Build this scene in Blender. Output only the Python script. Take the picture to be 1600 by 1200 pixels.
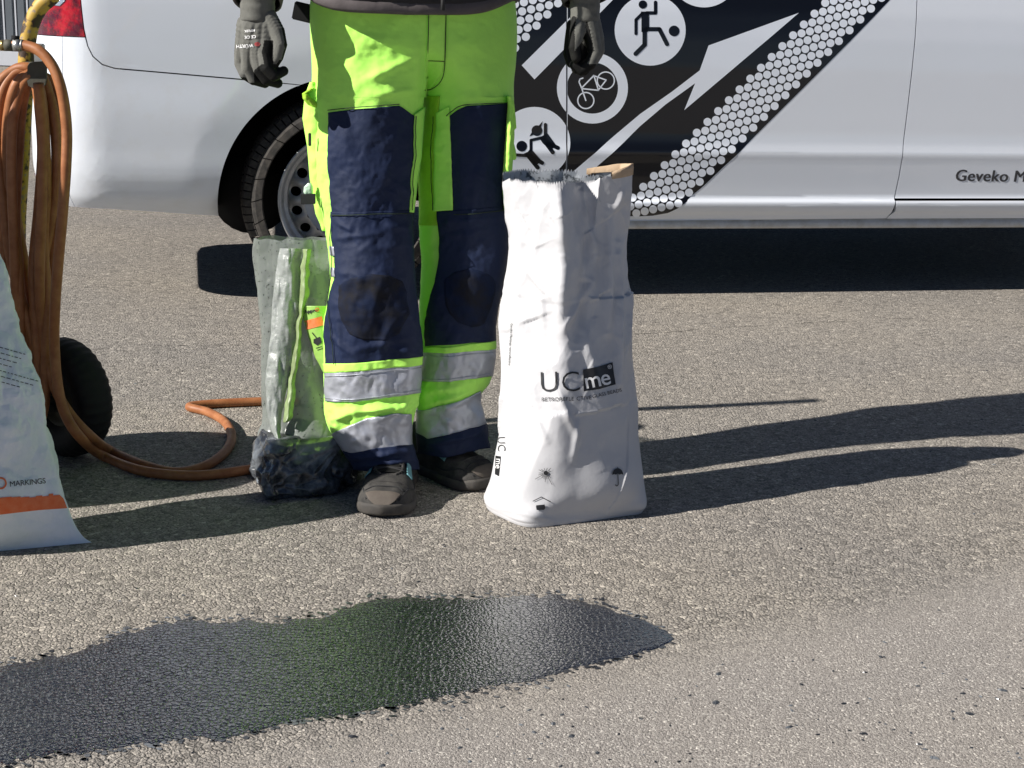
import bpy, bmesh, math, random
import numpy as np
from mathutils import Vector
from mathutils.bvhtree import BVHTree

# ------------------------------------------------------------------ camera, light, exposure
sc = bpy.context.scene
for o in list(bpy.data.objects):
    bpy.data.objects.remove(o)
FPX, CAMH, ROLL = 2400.0, 1.05, math.radians(1.7)
PITCH = math.atan((600 + 35) / FPX)
_F = np.array([0, math.cos(PITCH), -math.sin(PITCH)])
_R0 = np.array([1.0, 0, 0]); _U0 = np.array([0, math.sin(PITCH), math.cos(PITCH)])
_R = _R0 * math.cos(ROLL) + _U0 * math.sin(ROLL)
_U = _U0 * math.cos(ROLL) - _R0 * math.sin(ROLL)
_C = np.array([0, 0, CAMH])
cam_d = bpy.data.cameras.new('camera'); cam = bpy.data.objects.new('camera', cam_d)
sc.collection.objects.link(cam); sc.camera = cam
cam_d.sensor_width = 36; cam_d.lens = 36 * FPX / 1600; cam_d.clip_start = .05; cam_d.clip_end = 2000
from mathutils import Matrix
M = Matrix(((_R[0], _U[0], -_F[0], 0), (_R[1], _U[1], -_F[1], 0), (_R[2], _U[2], -_F[2], CAMH), (0, 0, 0, 1)))
cam.matrix_world = M

SUN_EL, SUN_AZ = math.radians(33), math.radians(22)      # light travels to +x, a little to +y
world = bpy.data.worlds.new('World'); sc.world = world; world.use_nodes = True
wn = world.node_tree; wn.nodes.clear()
sky = wn.nodes.new('ShaderNodeTexSky'); sky.sky_type = 'NISHITA'; sky.sun_disc = False
sky.sun_elevation = SUN_EL; sky.sun_rotation = math.radians(-90 - 22)
sky.air_density = .5; sky.dust_density = .2; sky.ozone_density = 1.0; sky.altitude = 1800
bg = wn.nodes.new('ShaderNodeBackground'); bg.inputs[1].default_value = .05
wo = wn.nodes.new('ShaderNodeOutputWorld')
wn.links.new(sky.outputs[0], bg.inputs[0]); wn.links.new(bg.outputs[0], wo.inputs[0])
sun_d = bpy.data.lights.new('sun', 'SUN'); sun = bpy.data.objects.new('sun', sun_d); sc.collection.objects.link(sun)
sun_d.energy = 5.0; sun_d.angle = math.radians(.5); sun_d.color = (1, .955, .90)
ld = Vector((math.cos(SUN_AZ) * math.cos(SUN_EL), math.sin(SUN_AZ) * math.cos(SUN_EL), -math.sin(SUN_EL)))
sun.rotation_euler = ld.to_track_quat('-Z', 'Y').to_euler()
sc.view_settings.view_transform = 'Standard'; sc.view_settings.look = 'None'
sc.view_settings.gamma = 1; sc.view_settings.use_curve_mapping = False
sc.view_settings.exposure = .6
sc.render.engine = 'CYCLES'
sc.cycles.use_denoising = True
sc.cycles.max_bounces = 8

rng = np.random.default_rng(7); random.seed(7)

# ------------------------------------------------------------------ projection helpers (pixel of a 1600x1200 frame -> point at a known depth)
def ray(x, y):
    x = np.asarray(x, float); y = np.asarray(y, float)
    return _F + ((x - 800) / FPX)[..., None] * _R - ((y - 600) / FPX)[..., None] * _U
def ground(x, y, z=0.0):
    d = ray(x, y); t = (z - CAMH) / d[..., 2]; return _C + d * t[..., None]
def at_y(x, y, Y):
    d = ray(x, y); t = np.asarray(Y) / d[..., 1]; return _C + d * t[..., None]
def to_px(P):
    v = np.asarray(P) - _C; z = v @ _F
    return np.stack([800 + FPX * (v @ _R) / z, 600 - FPX * (v @ _U) / z], -1)
def sstep(a, b, x):
    t = np.clip((np.asarray(x, float) - a) / (b - a), 0, 1); return t * t * (3 - 2 * t)
def spl(xs, ys, q):                               # smooth (Catmull-Rom / Hermite) interpolation
    xs = np.asarray(xs, float); ys = np.asarray(ys, float); q = np.clip(q, xs[0], xs[-1])
    m = np.gradient(ys, xs) if len(xs) > 2 else np.full_like(ys, (ys[-1] - ys[0]) / (xs[-1] - xs[0]))
    i = np.clip(np.searchsorted(xs, q) - 1, 0, len(xs) - 2)
    h = xs[i + 1] - xs[i]; t = (q - xs[i]) / h
    return ((2*t**3 - 3*t**2 + 1) * ys[i] + (t**3 - 2*t**2 + t) * h * m[i] + (-2*t**3 + 3*t**2) * ys[i+1] + (t**3 - t**2) * h * m[i+1])
def _hash(ix, iy, iz, seed):
    n = (ix.astype(np.int64) * 374761393 + iy.astype(np.int64) * 668265263 + iz.astype(np.int64) * 2147483647 + seed * 1274126177) & 0xffffffff
    n = ((n ^ (n >> 13)) * 1274126177) & 0xffffffff
    n = ((n ^ (n >> 16)) * 2246822519) & 0xffffffff
    return ((n ^ (n >> 15)) & 0xffffff) / float(0xffffff)
def vnoise(x, y, z=0.0, seed=0):                  # value noise, -1..1
    x, y, z = np.broadcast_arrays(np.asarray(x, float), np.asarray(y, float), np.asarray(z, float))
    ix, iy, iz = np.floor(x), np.floor(y), np.floor(z); fx, fy, fz = x - ix, y - iy, z - iz
    fx, fy, fz = [f * f * f * (f * (f * 6 - 15) + 10) for f in (fx, fy, fz)]
    r = 0
    for a in (0, 1):
        for b in (0, 1):
            for c in (0, 1):
                w = (fx if a else 1 - fx) * (fy if b else 1 - fy) * (fz if c else 1 - fz)
                r = r + w * _hash(ix + a, iy + b, iz + c, seed)
    return r * 2 - 1
def fbm(x, y, z=0.0, seed=0, o=4):
    r = 0; a = 1.0; s = 1.0
    for k in range(o):
        r = r + a * vnoise(x * s + 3.7 * k, y * s + 1.3 * k, np.asarray(z) * s, seed + k); a *= .5; s *= 2.03
    return r
def ridged(x, y, seed=0, o=3):
    r = 0; a = 1.0; s = 1.0
    for k in range(o):
        r = r + a * (1 - 2 * np.abs(vnoise(x * s + 2.1 * k, y * s - 3.3 * k, 0.5, seed + k))); a *= .5; s *= 2.1
    return r
def crumple(u, v, seed=0, scale=.06, k=3.0, aniso=1.0, tilt=.35):
    """Paper creases: the upper envelope of random tilted facets; continuous, with sharp creases. u,v metres."""
    u = np.asarray(u) / scale; v = np.asarray(v) / (scale * aniso)
    iu, iv = np.floor(u), np.floor(v); best = np.full(u.shape, -1e9)
    for a in (-1, 0, 1):
        for b in (-1, 0, 1):
            cu, cv = iu + a, iv + b; z = np.zeros_like(cu)
            px = cu + _hash(cu, cv, z, seed); py = cv + _hash(cu, cv, z, seed + 1)
            gx = (_hash(cu, cv, z, seed + 2) - .5) * 2 * tilt; gy = (_hash(cu, cv, z, seed + 3) - .5) * 2 * tilt
            du, dv = u - px, v - py
            best = np.maximum(best, gx * du + gy * dv - .5 * (du * du + dv * dv) + .2 * _hash(cu, cv, z, seed + 4))
    return best * scale
def facets(u, v, seed, scale, aniso=1.0, tilt=.9, curv=.30):
    u = np.asarray(u) / scale; v = np.asarray(v) / (scale * aniso)
    iu, iv = np.floor(u), np.floor(v); best = np.full(u.shape, -1e9); z = np.zeros_like(iu)
    for a in range(-2, 3):
        for b in range(-2, 3):
            cu, cv = iu + a, iv + b
            du = u - cu - _hash(cu, cv, z, seed); dv = v - cv - _hash(cu, cv, z, seed + 1)
            best = np.maximum(best, ((_hash(cu, cv, z, seed + 2) - .5) * du + (_hash(cu, cv, z, seed + 3) - .5) * dv) * 2 * tilt - curv * (du * du + dv * dv))
    return best * scale

# ------------------------------------------------------------------ materials
def mat(name, col, rough=.6, metal=0.0, spec=.5, coat=0.0, coat_rough=.03, bump=None, var=None, trans=0.0, sheen=0.0, ior=None):
    m = bpy.data.materials.new(name); m.use_nodes = True; nt = m.node_tree
    b = nt.nodes['Principled BSDF']
    b.inputs['Base Color'].default_value = (*col, 1); b.inputs['Roughness'].default_value = rough
    b.inputs['Metallic'].default_value = metal; b.inputs['Specular IOR Level'].default_value = spec
    b.inputs['Coat Weight'].default_value = coat; b.inputs['Coat Roughness'].default_value = coat_rough
    b.inputs['Transmission Weight'].default_value = trans
    if sheen: b.inputs['Sheen Weight'].default_value = sheen
    if ior: b.inputs['IOR'].default_value = ior
    tc = nt.nodes.new('ShaderNodeTexCoord')
    if var:                                         # (scale, second colour, amount)
        n = nt.nodes.new('ShaderNodeTexNoise'); n.inputs['Scale'].default_value = var[0]; n.inputs['Detail'].default_value = 6
        n.inputs['Roughness'].default_value = .65
        r = nt.nodes.new('ShaderNodeValToRGB'); lo, hi = (var[3], var[4]) if len(var) > 3 else (.35, .7)
        r.color_ramp.elements[0].position = lo; r.color_ramp.elements[1].position = hi
        mx = nt.nodes.new('ShaderNodeMix'); mx.data_type = 'RGBA'
        mul = nt.nodes.new('ShaderNodeMath'); mul.operation = 'MULTIPLY'; mul.inputs[1].default_value = var[2]
        nt.links.new(tc.outputs['Object'], n.inputs['Vector']); nt.links.new(n.outputs[0], r.inputs[0])
        nt.links.new(r.outputs[0], mul.inputs[0]); nt.links.new(mul.outputs[0], mx.inputs[0])
        mx.inputs[6].default_value = (*col, 1); mx.inputs[7].default_value = (*var[1], 1)
        nt.links.new(mx.outputs[2], b.inputs['Base Color'])
    if bump:                                        # list of (kind, scale, strength, distance)
        prev = None
        for kind, s, st, dist in bump:
            if kind == 'noise':
                n = nt.nodes.new('ShaderNodeTexNoise'); n.inputs['Scale'].default_value = s; n.inputs['Detail'].default_value = 5; out = n.outputs[0]
                nt.links.new(tc.outputs['Object'], n.inputs['Vector'])
            elif kind == 'weave':
                n = nt.nodes.new('ShaderNodeTexWave'); n.inputs['Scale'].default_value = s; n.bands_direction = 'DIAGONAL'; out = n.outputs[1]
                n.inputs['Distortion'].default_value = .5
                nt.links.new(tc.outputs['Object'], n.inputs['Vector'])
            else:
                n = nt.nodes.new('ShaderNodeTexVoronoi'); n.inputs['Scale'].default_value = s; out = n.outputs[0]
                nt.links.new(tc.outputs['Object'], n.inputs['Vector'])
            bp = nt.nodes.new('ShaderNodeBump'); bp.inputs['Strength'].default_value = st; bp.inputs['Distance'].default_value = dist
            nt.links.new(out, bp.inputs['Height'])
            if prev: nt.links.new(prev.outputs[0], bp.inputs['Normal'])
            prev = bp
        nt.links.new(prev.outputs[0], b.inputs['Normal'])
    return m

MT = {}
MT['white_paint'] = mat('white_paint', (.75, .785, .84), .38, coat=1.0, coat_rough=.025, spec=.4,
                        var=(2.2, (.74, .77, .81), .4))
MT['bumper_paint'] = mat('bumper_paint', (.75, .785, .84), .4, coat=.8, coat_rough=.06, var=(14, (.66, .66, .65), .4, .5, .8))
MT['sill_paint'] = mat('sill_paint', (.55, .56, .56), .45, coat=.5, coat_rough=.15, var=(18, (.36, .33, .28), .8, .4, .7))
MT['decal_black'] = mat('decal_black', (.003, .003, .005), .3, coat=.5, coat_rough=.03, spec=.3)
MT['decal_white'] = mat('decal_white', (.82, .86, .93), .4, coat=.6, coat_rough=.04)
MT['decal_grey'] = mat('decal_grey', (.045, .045, .05), .4)
MT['black_plastic'] = mat('black_plastic', (.010, .010, .011), .75, spec=.2)
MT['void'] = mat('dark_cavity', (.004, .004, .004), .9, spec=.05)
MT['glass'] = mat('tinted_glass', (.012, .015, .016), .03, coat=1.0)
MT['rubber'] = mat('rubber', (.030, .028, .026), .8, spec=.3, var=(40, (.10, .088, .074), .75, .4, .75), bump=[('noise', 300, .3, .002)])
MT['rubber_dark'] = mat('rubber_dark', (.014, .013, .013), .75, spec=.3, bump=[('noise', 200, .3, .002)])
MT['rim_steel'] = mat('rim_steel', (.42, .43, .445), .45, metal=.5, var=(30, (.20, .19, .18), .6), bump=[('noise', 120, .08, .002)])
MT['red_lens'] = mat('red_lens', (.42, .004, .006), .05, coat=1.0, coat_rough=.01, bump=[('weave', 18, .25, .004), ('noise', 22, .8, .012)], var=(16, (.05, .0, .002), .9, .42, .56))
MT['clear_lens'] = mat('clear_lens', (.55, .60, .66), .06, metal=.6, coat=1, bump=[('noise', 40, .8, .01)])
FAB = [('noise', 900, .25, .0008), ('noise', 60, .25, .004)]
MT['hivis'] = mat('hivis_fabric', (.50, .99, .15), .72, spec=.2, bump=FAB, var=(7, (.42, .86, .14), .6, .45, .75), sheen=.1)
MT['hivis_side'] = mat('hivis_trim', (.52, 1.0, .15), .72, spec=.2, bump=FAB)
MT['gusset'] = mat('gusset_fabric', (.40, .72, .06), .75, spec=.2, bump=FAB, var=(10, (.24, .40, .02), .6, .4, .7))
MT['navy'] = mat('navy_fabric', (.007, .015, .048), .68, spec=.25, bump=[('weave', 700, .15, .0006)] + FAB, var=(14, (.013, .020, .046), .8, .42, .72), sheen=.02)
MT['knee'] = mat('knee_pad_fabric', (.007, .013, .036), .78, spec=.15, bump=FAB, var=(13, (.013, .0125, .014), .95, .40, .62))
MT['reflect'] = mat('reflective_tape', (.46, .48, .54), .42, metal=.35, spec=.6, bump=[('noise', 55, .22, .004), ('voronoi', 700, .15, .0008)], var=(18, (.30, .31, .34), .6))
MT['thread'] = mat('dark_thread', (.015, .03, .012), .8)
MT['jacket'] = mat('jacket_fabric', (.022, .021, .022), .72, spec=.3, bump=FAB)
MT['jacket_trim'] = mat('jacket_hem_fabric', (.10, .085, .085), .8, bump=FAB, var=(40, (.06, .05, .05), .6))
MT['knit'] = mat('glove_knit', (.135, .135, .118), .85, bump=[('noise', 1400, .4, .0006), ('noise', 160, .25, .002)], var=(60, (.075, .075, .066), .8), sheen=.1)
MT['coating'] = mat('glove_coating', (.008, .0085, .008), .75, spec=.15, bump=[('noise', 500, .35, .001)], var=(50, (.022, .021, .019), .6))
MT['skin'] = mat('skin', (.50, .30, .21), .5)
MT['shoe'] = mat('shoe_suede', (.034, .033, .032), .82, spec=.2, var=(35, (.08, .075, .068), .95, .38, .66), bump=[('noise', 500, .5, .0012), ('noise', 70, .3, .003)])
MT['toe_rubber'] = mat('shoe_toe_rubber', (.105, .088, .072), .8, var=(60, (.07, .055, .045), .7), bump=[('noise', 300, .3, .001)])
MT['sole'] = mat('shoe_sole_rubber', (.05, .046, .042), .8, var=(50, (.085, .075, .062), .8, .4, .7))
MT['teal'] = mat('teal_webbing', (.13, .30, .33), .7, bump=FAB)
MT['lace'] = mat('dark_lace', (.02, .02, .021), .8)
MT['paper'] = mat('white_paper', (.54, .54, .553), .5, spec=.4, bump=[('noise', 140, .08, .003)], var=(10, (.46, .46, .48), .5, .45, .8))
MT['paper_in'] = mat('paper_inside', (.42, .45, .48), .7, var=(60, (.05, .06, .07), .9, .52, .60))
MT['kraft'] = mat('kraft_tape', (.52, .38, .25), .8, bump=[('noise', 120, .4, .003)], var=(30, (.40, .28, .17), .6))
MT['ink'] = mat('black_ink', (.012, .012, .014), .5)
MT['white_ink'] = mat('white_ink', (.8, .8, .8), .5)
MT['pvc'] = mat('woven_plastic', (.82, .86, .90), .45, spec=.5, bump=[('noise', 45, .5, .008), ('weave', 400, .05, .0006)], var=(9, (.66, .75, .74), .7, .4, .62))
MT['orange_ink'] = mat('orange_ink', (.75, .13, .028), .5, var=(60, (.80, .25, .10), .7))
MT['hose'] = mat('orange_hose', (.38, .155, .062), .5, spec=.35, var=(26, (.22, .07, .022), .8, .38, .68), bump=[('noise', 400, .15, .001)])
MT['hose_scuff'] = mat('hose_print', (.10, .03, .015), .6)
MT['brass'] = mat('brass', (.50, .36, .13), .35, metal=.9, var=(60, (.22, .19, .12), .7))
MT['zinc'] = mat('zinc', (.45, .46, .44), .4, metal=.8)
MT['bracket'] = mat('painted_bracket', (.075, .075, .055), .7, var=(50, (.05, .035, .02), .6), bump=[('noise', 120, .3, .002)])
MT['ribs'] = mat('container_paint', (.13, .15, .17), .5, var=(2, (.10, .11, .12), .6))
MT['plinth'] = mat('pale_steel', (.60, .62, .66), .5)
MT['lime_film'] = mat('lime_film', (.17, .21, .10), .4, spec=.5, var=(30, (.38, .50, .24), .7))
MT['white_film'] = mat('white_film', (.26, .28, .265), .4, var=(120, (.20, .23, .20), .9, .52, .66), bump=[('noise', 90, .5, .004)])
MT['label'] = mat('lime_label', (.28, .46, .10), .45, var=(60, (.28, .48, .10), .5))
MT['tar'] = mat('tarry_film', (.022, .024, .028), .24, coat=.35, coat_rough=.2, bump=[('noise', 60, .4, .006)], var=(11, (.17, .185, .20), 1.0, .44, .64))

def rusty_yellow():
    m = mat('rusty_yellow_paint', (.48, .30, .04), .55); nt = m.node_tree; b = nt.nodes['Principled BSDF']
    tc = nt.nodes.new('ShaderNodeTexCoord'); n = nt.nodes.new('ShaderNodeTexNoise'); n.inputs['Scale'].default_value = 42; n.inputs['Detail'].default_value = 4
    r = nt.nodes.new('ShaderNodeValToRGB'); e = r.color_ramp.elements
    e[0].position = .44; e[0].color = (.045, .024, .013, 1); e[1].position = .50; e[1].color = (.50, .31, .045, 1)
    e2 = r.color_ramp.elements.new(.60); e2.color = (.52, .34, .06, 1); e3 = r.color_ramp.elements.new(.66); e3.color = (.28, .22, .17, 1)
    nt.links.new(tc.outputs['Object'], n.inputs['Vector']); nt.links.new(n.outputs[0], r.inputs[0]); nt.links.new(r.outputs[0], b.inputs['Base Color'])
    bp = nt.nodes.new('ShaderNodeBump'); bp.inputs['Strength'].default_value = .4; bp.inputs['Distance'].default_value = .002
    nt.links.new(r.outputs[0], bp.inputs['Height']); nt.links.new(bp.outputs[0], b.inputs['Normal'])
    return m
MT['rusty'] = rusty_yellow()

def film():                                          # cloudy see-through polythene
    m = bpy.data.materials.new('cloudy_polythene'); m.use_nodes = True; nt = m.node_tree; nt.nodes.clear()
    out = nt.nodes.new('ShaderNodeOutputMaterial'); tr = nt.nodes.new('ShaderNodeBsdfTransparent')
    tr.inputs[0].default_value = (.82, .85, .83, 1)
    p = nt.nodes.new('ShaderNodeBsdfPrincipled'); p.inputs['Roughness'].default_value = .22
    tl = nt.nodes.new('ShaderNodeBsdfTranslucent'); tl.inputs[0].default_value = (.36, .39, .365, 1)
    tc = nt.nodes.new('ShaderNodeTexCoord'); n = nt.nodes.new('ShaderNodeTexNoise'); n.inputs['Scale'].default_value = 150; n.inputs['Detail'].default_value = 3
    r = nt.nodes.new('ShaderNodeValToRGB'); r.color_ramp.elements[0].position = .30; r.color_ramp.elements[0].color = (.03, .035, .03, 1)
    r.color_ramp.elements[1].position = .37; r.color_ramp.elements[1].color = (.33, .355, .335, 1)
    n2 = nt.nodes.new('ShaderNodeTexNoise'); n2.inputs['Scale'].default_value = 14; n2.inputs['Detail'].default_value = 3
    bp = nt.nodes.new('ShaderNodeBump'); bp.inputs['Strength'].default_value = .7; bp.inputs['Distance'].default_value = .02
    nt.links.new(tc.outputs['Object'], n.inputs[0]); nt.links.new(tc.outputs['Object'], n2.inputs[0])
    nt.links.new(n.outputs[0], r.inputs[0]); nt.links.new(r.outputs[0], p.inputs['Base Color'])
    nt.links.new(n2.outputs[0], bp.inputs['Height']); nt.links.new(bp.outputs[0], p.inputs['Normal'])
    m1 = nt.nodes.new('ShaderNodeMixShader'); m1.inputs[0].default_value = .35
    m2 = nt.nodes.new('ShaderNodeMixShader'); m2.inputs[0].default_value = .30
    nt.links.new(p.outputs[0], m1.inputs[1]); nt.links.new(tl.outputs[0], m1.inputs[2])
    nt.links.new(m1.outputs[0], m2.inputs[1]); nt.links.new(tr.outputs[0], m2.inputs[2]); nt.links.new(m2.outputs[0], out.inputs[0])
    return m
MT['film'] = film()

def asphalt(name, wet=False):
    m = bpy.data.materials.new(name); m.use_nodes = True; nt = m.node_tree; b = nt.nodes['Principled BSDF']; L = nt.links.new
    N = lambda t: nt.nodes.new('ShaderNode' + t)
    tc = N('TexCoord'); co = tc.outputs['Object']
    # warp so stones are angular and uneven
    wn_ = N('TexNoise'); wn_.inputs['Scale'].default_value = 140; wn_.inputs['Detail'].default_value = 2; L(co, wn_.inputs[0])
    vm = N('VectorMath'); vm.operation = 'MULTIPLY_ADD'; L(wn_.outputs[1], vm.inputs[0]); vm.inputs[1].default_value = (.006, .006, .0); L(co, vm.inputs[2])
    cw = vm.outputs[0]
    def vor(scale, feat='F1'):
        v = N('TexVoronoi'); v.inputs['Scale'].default_value = scale; v.feature = feat; v.voronoi_dimensions = '2D'; L(cw, v.inputs['Vector']); return v
    def ramp(src, pts):
        r = N('ValToRGB'); els = r.color_ramp.elements
        els[0].position = pts[0][0]; els[0].color = (*pts[0][1], 1); els[1].position = pts[-1][0]; els[1].color = (*pts[-1][1], 1)
        for p_, c_ in pts[1:-1]: e = els.new(p_); e.color = (*c_, 1)
        L(src, r.inputs[0]); return r
    def mix(f, a, c, mode='MIX'):
        x = N('Mix'); x.data_type = 'RGBA'; x.blend_type = mode
        if isinstance(f, float): x.inputs[0].default_value = f
        else: L(f, x.inputs[0])
        L(a, x.inputs[6]); L(c, x.inputs[7]); return x.outputs[2]
    def math_(op, a, c):
        x = N('Math'); x.operation = op
        for i, q in enumerate((a, c)):
            if isinstance(q, (int, float)): x.inputs[i].default_value = q
            else: L(q, x.inputs[i])
        return x.outputs[0]
    big = N('TexNoise'); big.inputs['Scale'].default_value = 1.1; big.inputs['Detail'].default_value = 5; L(co, big.inputs[0])
    # zone mask: newer fine surface in the near right, coarse open stone elsewhere
    sep = N('SeparateXYZ'); L(co, sep.inputs[0])
    zn = math_('MULTIPLY_ADD', sep.outputs[0], .62); nt.nodes[-1].inputs[2].default_value = 0
    zl = math_('SUBTRACT', math_('ADD', zn, 2.12), sep.outputs[1])          # >0: near side of the line
    zj = math_('ADD', zl, math_('MULTIPLY', math_('SUBTRACT', big.outputs[0], .5), .12))
    zr = ramp(math_('MULTIPLY_ADD', zj, 2.2), [(.35, (0, 0, 0)), (.75, (1, 1, 1))]); nt.nodes[-2].inputs[2].default_value = .5
    zone = zr.outputs[0]
    stone = [(0, (.20, .186, .165)), (.3, (.315, .292, .262)), (.65, (.375, .347, .308)), (.9, (.44, .405, .355)), (1, (.60, .555, .485))]
    fine = [(0, (.28, .26, .238)), (.4, (.385, .356, .325)), (.88, (.44, .41, .375)), (1, (.74, .70, .63))]
    vA, vB, eA = vor(100), vor(230), vor(100, 'DISTANCE_TO_EDGE')
    vC, eC = vor(330), vor(330, 'DISTANCE_TO_EDGE')
    sepA = N('SeparateColor'); L(vA.outputs['Color'], sepA.inputs[0])
    sepB = N('SeparateColor'); L(vB.outputs['Color'], sepB.inputs[0])
    sepC = N('SeparateColor'); L(vC.outputs['Color'], sepC.inputs[0])
    pick = ramp(sepA.outputs[1], [(.42, (0, 0, 0)), (.43, (1, 1, 1))])      # some cells are one stone, the others fall apart into grit
    cA = mix(pick.outputs[0], ramp(sepB.outputs[0], stone).outputs[0], ramp(sepA.outputs[0], stone).outputs[0])
    crev = ramp(eA.outputs[0], [(0, (.16, .15, .14)), (.16, (1, 1, 1))])
    cA = mix(.42, cA, crev.outputs[0], 'MULTIPLY')
    pn = N('TexNoise'); pn.inputs['Scale'].default_value = 210; pn.inputs['Detail'].default_value = 3; pn.inputs['Roughness'].default_value = .6; L(co, pn.inputs[0])
    pit = ramp(pn.outputs[0], [(.37, (.24, .23, .22)), (.44, (1, 1, 1))])
    cA = mix(.9, cA, pit.outputs[0], 'MULTIPLY')
    cC = mix(.35, ramp(sepC.outputs[0], fine).outputs[0], ramp(eC.outputs[0], [(0, (.30, .30, .29)), (.14, (1, 1, 1))]).outputs[0], 'MULTIPLY')
    p2 = N('TexNoise'); p2.inputs['Scale'].default_value = 330; p2.inputs['Detail'].default_value = 3; L(co, p2.inputs[0])
    cC = mix(.8, cC, ramp(p2.outputs[0], [(.36, (.30, .29, .28)), (.43, (1, 1, 1))]).outputs[0], 'MULTIPLY')
    col = mix(zone, cA, cC)
    tint = ramp(big.outputs[0], [(.3, (.86, .86, .87)), (.7, (1.08, 1.05, 1.0))])
    col = mix(1.0, col, tint.outputs[0], 'MULTIPLY')
    # heights
    hA = math_('MULTIPLY', math_('MINIMUM', eA.outputs[0], .22), 3.2)
    hA = math_('ADD', hA, math_('MULTIPLY', sepA.outputs[2], .9))
    hB = math_('MULTIPLY', math_('SUBTRACT', 1.0, vB.outputs[0]), .7)
    hAB = math_('ADD', hA, hB)
    hC = math_('ADD', math_('MULTIPLY', math_('SUBTRACT', 1.0, vC.outputs[0]), .5), math_('MULTIPLY', sepC.outputs[1], .3))
    hm = N('Mix'); hm.data_type = 'FLOAT'; L(zone, hm.inputs[0]); L(hAB, hm.inputs[2]); L(hC, hm.inputs[3])
    fn = N('TexNoise'); fn.inputs['Scale'].default_value = 700; fn.inputs['Detail'].default_value = 3; L(co, fn.inputs[0])
    hh = math_('ADD', math_('ADD', hm.outputs[0], math_('MULTIPLY', fn.outputs[0], .5 if not wet else .12)), math_('MULTIPLY', pn.outputs[0], 1.6 if not wet else .9))
    bp = N('Bump'); bp.inputs['Strength'].default_value = 1.0; bp.inputs['Distance'].default_value = .0016 if not wet else .00062
    L(hh, bp.inputs['Height']); L(bp.outputs[0], b.inputs['Normal'])
    if wet:
        r = ramp(big.outputs[0], [(.3, (.004, .0045, .006)), (.7, (.008, .008, .010))])
        L(r.outputs[0], b.inputs['Base Color']); b.inputs['Roughness'].default_value = .055
        b.inputs['IOR'].default_value = 3.6
    else:
        L(col, b.inputs['Base Color']); b.inputs['Roughness'].default_value = .82; b.inputs['Specular IOR Level'].default_value = .3
    return m
MT['asphalt'] = asphalt('asphalt'); MT['wet'] = asphalt('wet_binder', True)

# ------------------------------------------------------------------ object helpers
col = sc.collection
def obj(name, verts, faces, m, parent=None, smooth=True, mats=None, fm=None):
    me = bpy.data.meshes.new(name); me.from_pydata([tuple(map(float, v)) for v in verts], [], [tuple(int(i) for i in f) for f in faces])
    for mm in (mats or [m]): me.materials.append(mm)
    if smooth: me.polygons.foreach_set('use_smooth', [True] * len(me.polygons))
    if fm is not None: me.polygons.foreach_set('material_index', [int(i) for i in fm])
    me.update()
    o = bpy.data.objects.new(name, me); col.objects.link(o)
    if parent is not None:
        o.parent = parent; o.matrix_parent_inverse = Matrix.Translation(-parent.location)
    return o
def from_bm(name, bm, m, parent=None, smooth=True):
    me = bpy.data.meshes.new(name); bm.to_mesh(me); bm.free()
    if isinstance(m, (list, tuple)):
        for q in m: me.materials.append(q)
    else: me.materials.append(m)
    if smooth: me.polygons.foreach_set('use_smooth', [True] * len(me.polygons))
    o = bpy.data.objects.new(name, me); col.objects.link(o)
    if parent is not None:
        o.parent = parent; o.matrix_parent_inverse = Matrix.Translation(-parent.location)
    return o
def tag(o, label=None, cat=None, group=None, kind=None):
    if label: o['label'] = label
    if cat: o['category'] = cat
    if group: o['group'] = group
    if kind: o['kind'] = kind
    return o
def thing(name, label, cat, loc=(0, 0, 0), group=None):
    o = bpy.data.objects.new(name, None); col.objects.link(o); o.location = loc; o.empty_display_size = .1
    return tag(o, label, cat, group)
def grid_faces(nr, nc, closed=False, off=0, flip=False):
    f = []
    for i in range(nr - 1):
        for j in range(nc if closed else nc - 1):
            a = off + i * nc + j; b = off + i * nc + (j + 1) % nc; c = b + nc; d = a + nc
            f.append((a, d, c, b) if flip else (a, b, c, d))
    return f
def grid_obj(name, P, m, parent=None, closed=False, flip=False, thick=0, smooth=True):
    nr, nc = P.shape[:2]
    o = obj(name, P.reshape(-1, 3), grid_faces(nr, nc, closed, 0, flip), m, parent, smooth)
    if thick:
        s = o.modifiers.new('thickness', 'SOLIDIFY'); s.thickness = thick; s.offset = -1
    return o
def tube(name, pts, r, m, parent=None, n=10, res=6, caps=True):
    pts = np.asarray(pts, float); k = len(pts)
    if res > 1 and k > 2:
        t = np.arange(k); q = np.linspace(0, k - 1, (k - 1) * res + 1)
        pts = np.stack([spl(t, pts[:, i], q) for i in range(3)], -1)
        r = spl(t, np.full(k, r) if np.isscalar(r) else np.asarray(r), q)
    else: r = np.full(len(pts), r) if np.isscalar(r) else np.asarray(r)
    T = np.gradient(pts, axis=0); T /= np.linalg.norm(T, axis=1)[:, None] + 1e-12
    up = np.array([0, 0, 1.0]) if abs(T[0][2]) < .9 else np.array([0, 1.0, 0])
    a = np.cross(T[0], up); a /= np.linalg.norm(a); V = []
    for i in range(len(pts)):
        a = a - T[i] * (a @ T[i]); a /= np.linalg.norm(a); b = np.cross(T[i], a)
        for j in range(n):
            th = 2 * math.pi * j / n; V.append(pts[i] + r[i] * (a * math.cos(th) + b * math.sin(th)))
    F = grid_faces(len(pts), n, True)
    if caps: F += [tuple(range(n))[::-1], tuple(range((len(pts) - 1) * n, len(pts) * n))]
    return obj(name, V, F, m, parent)
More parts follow.
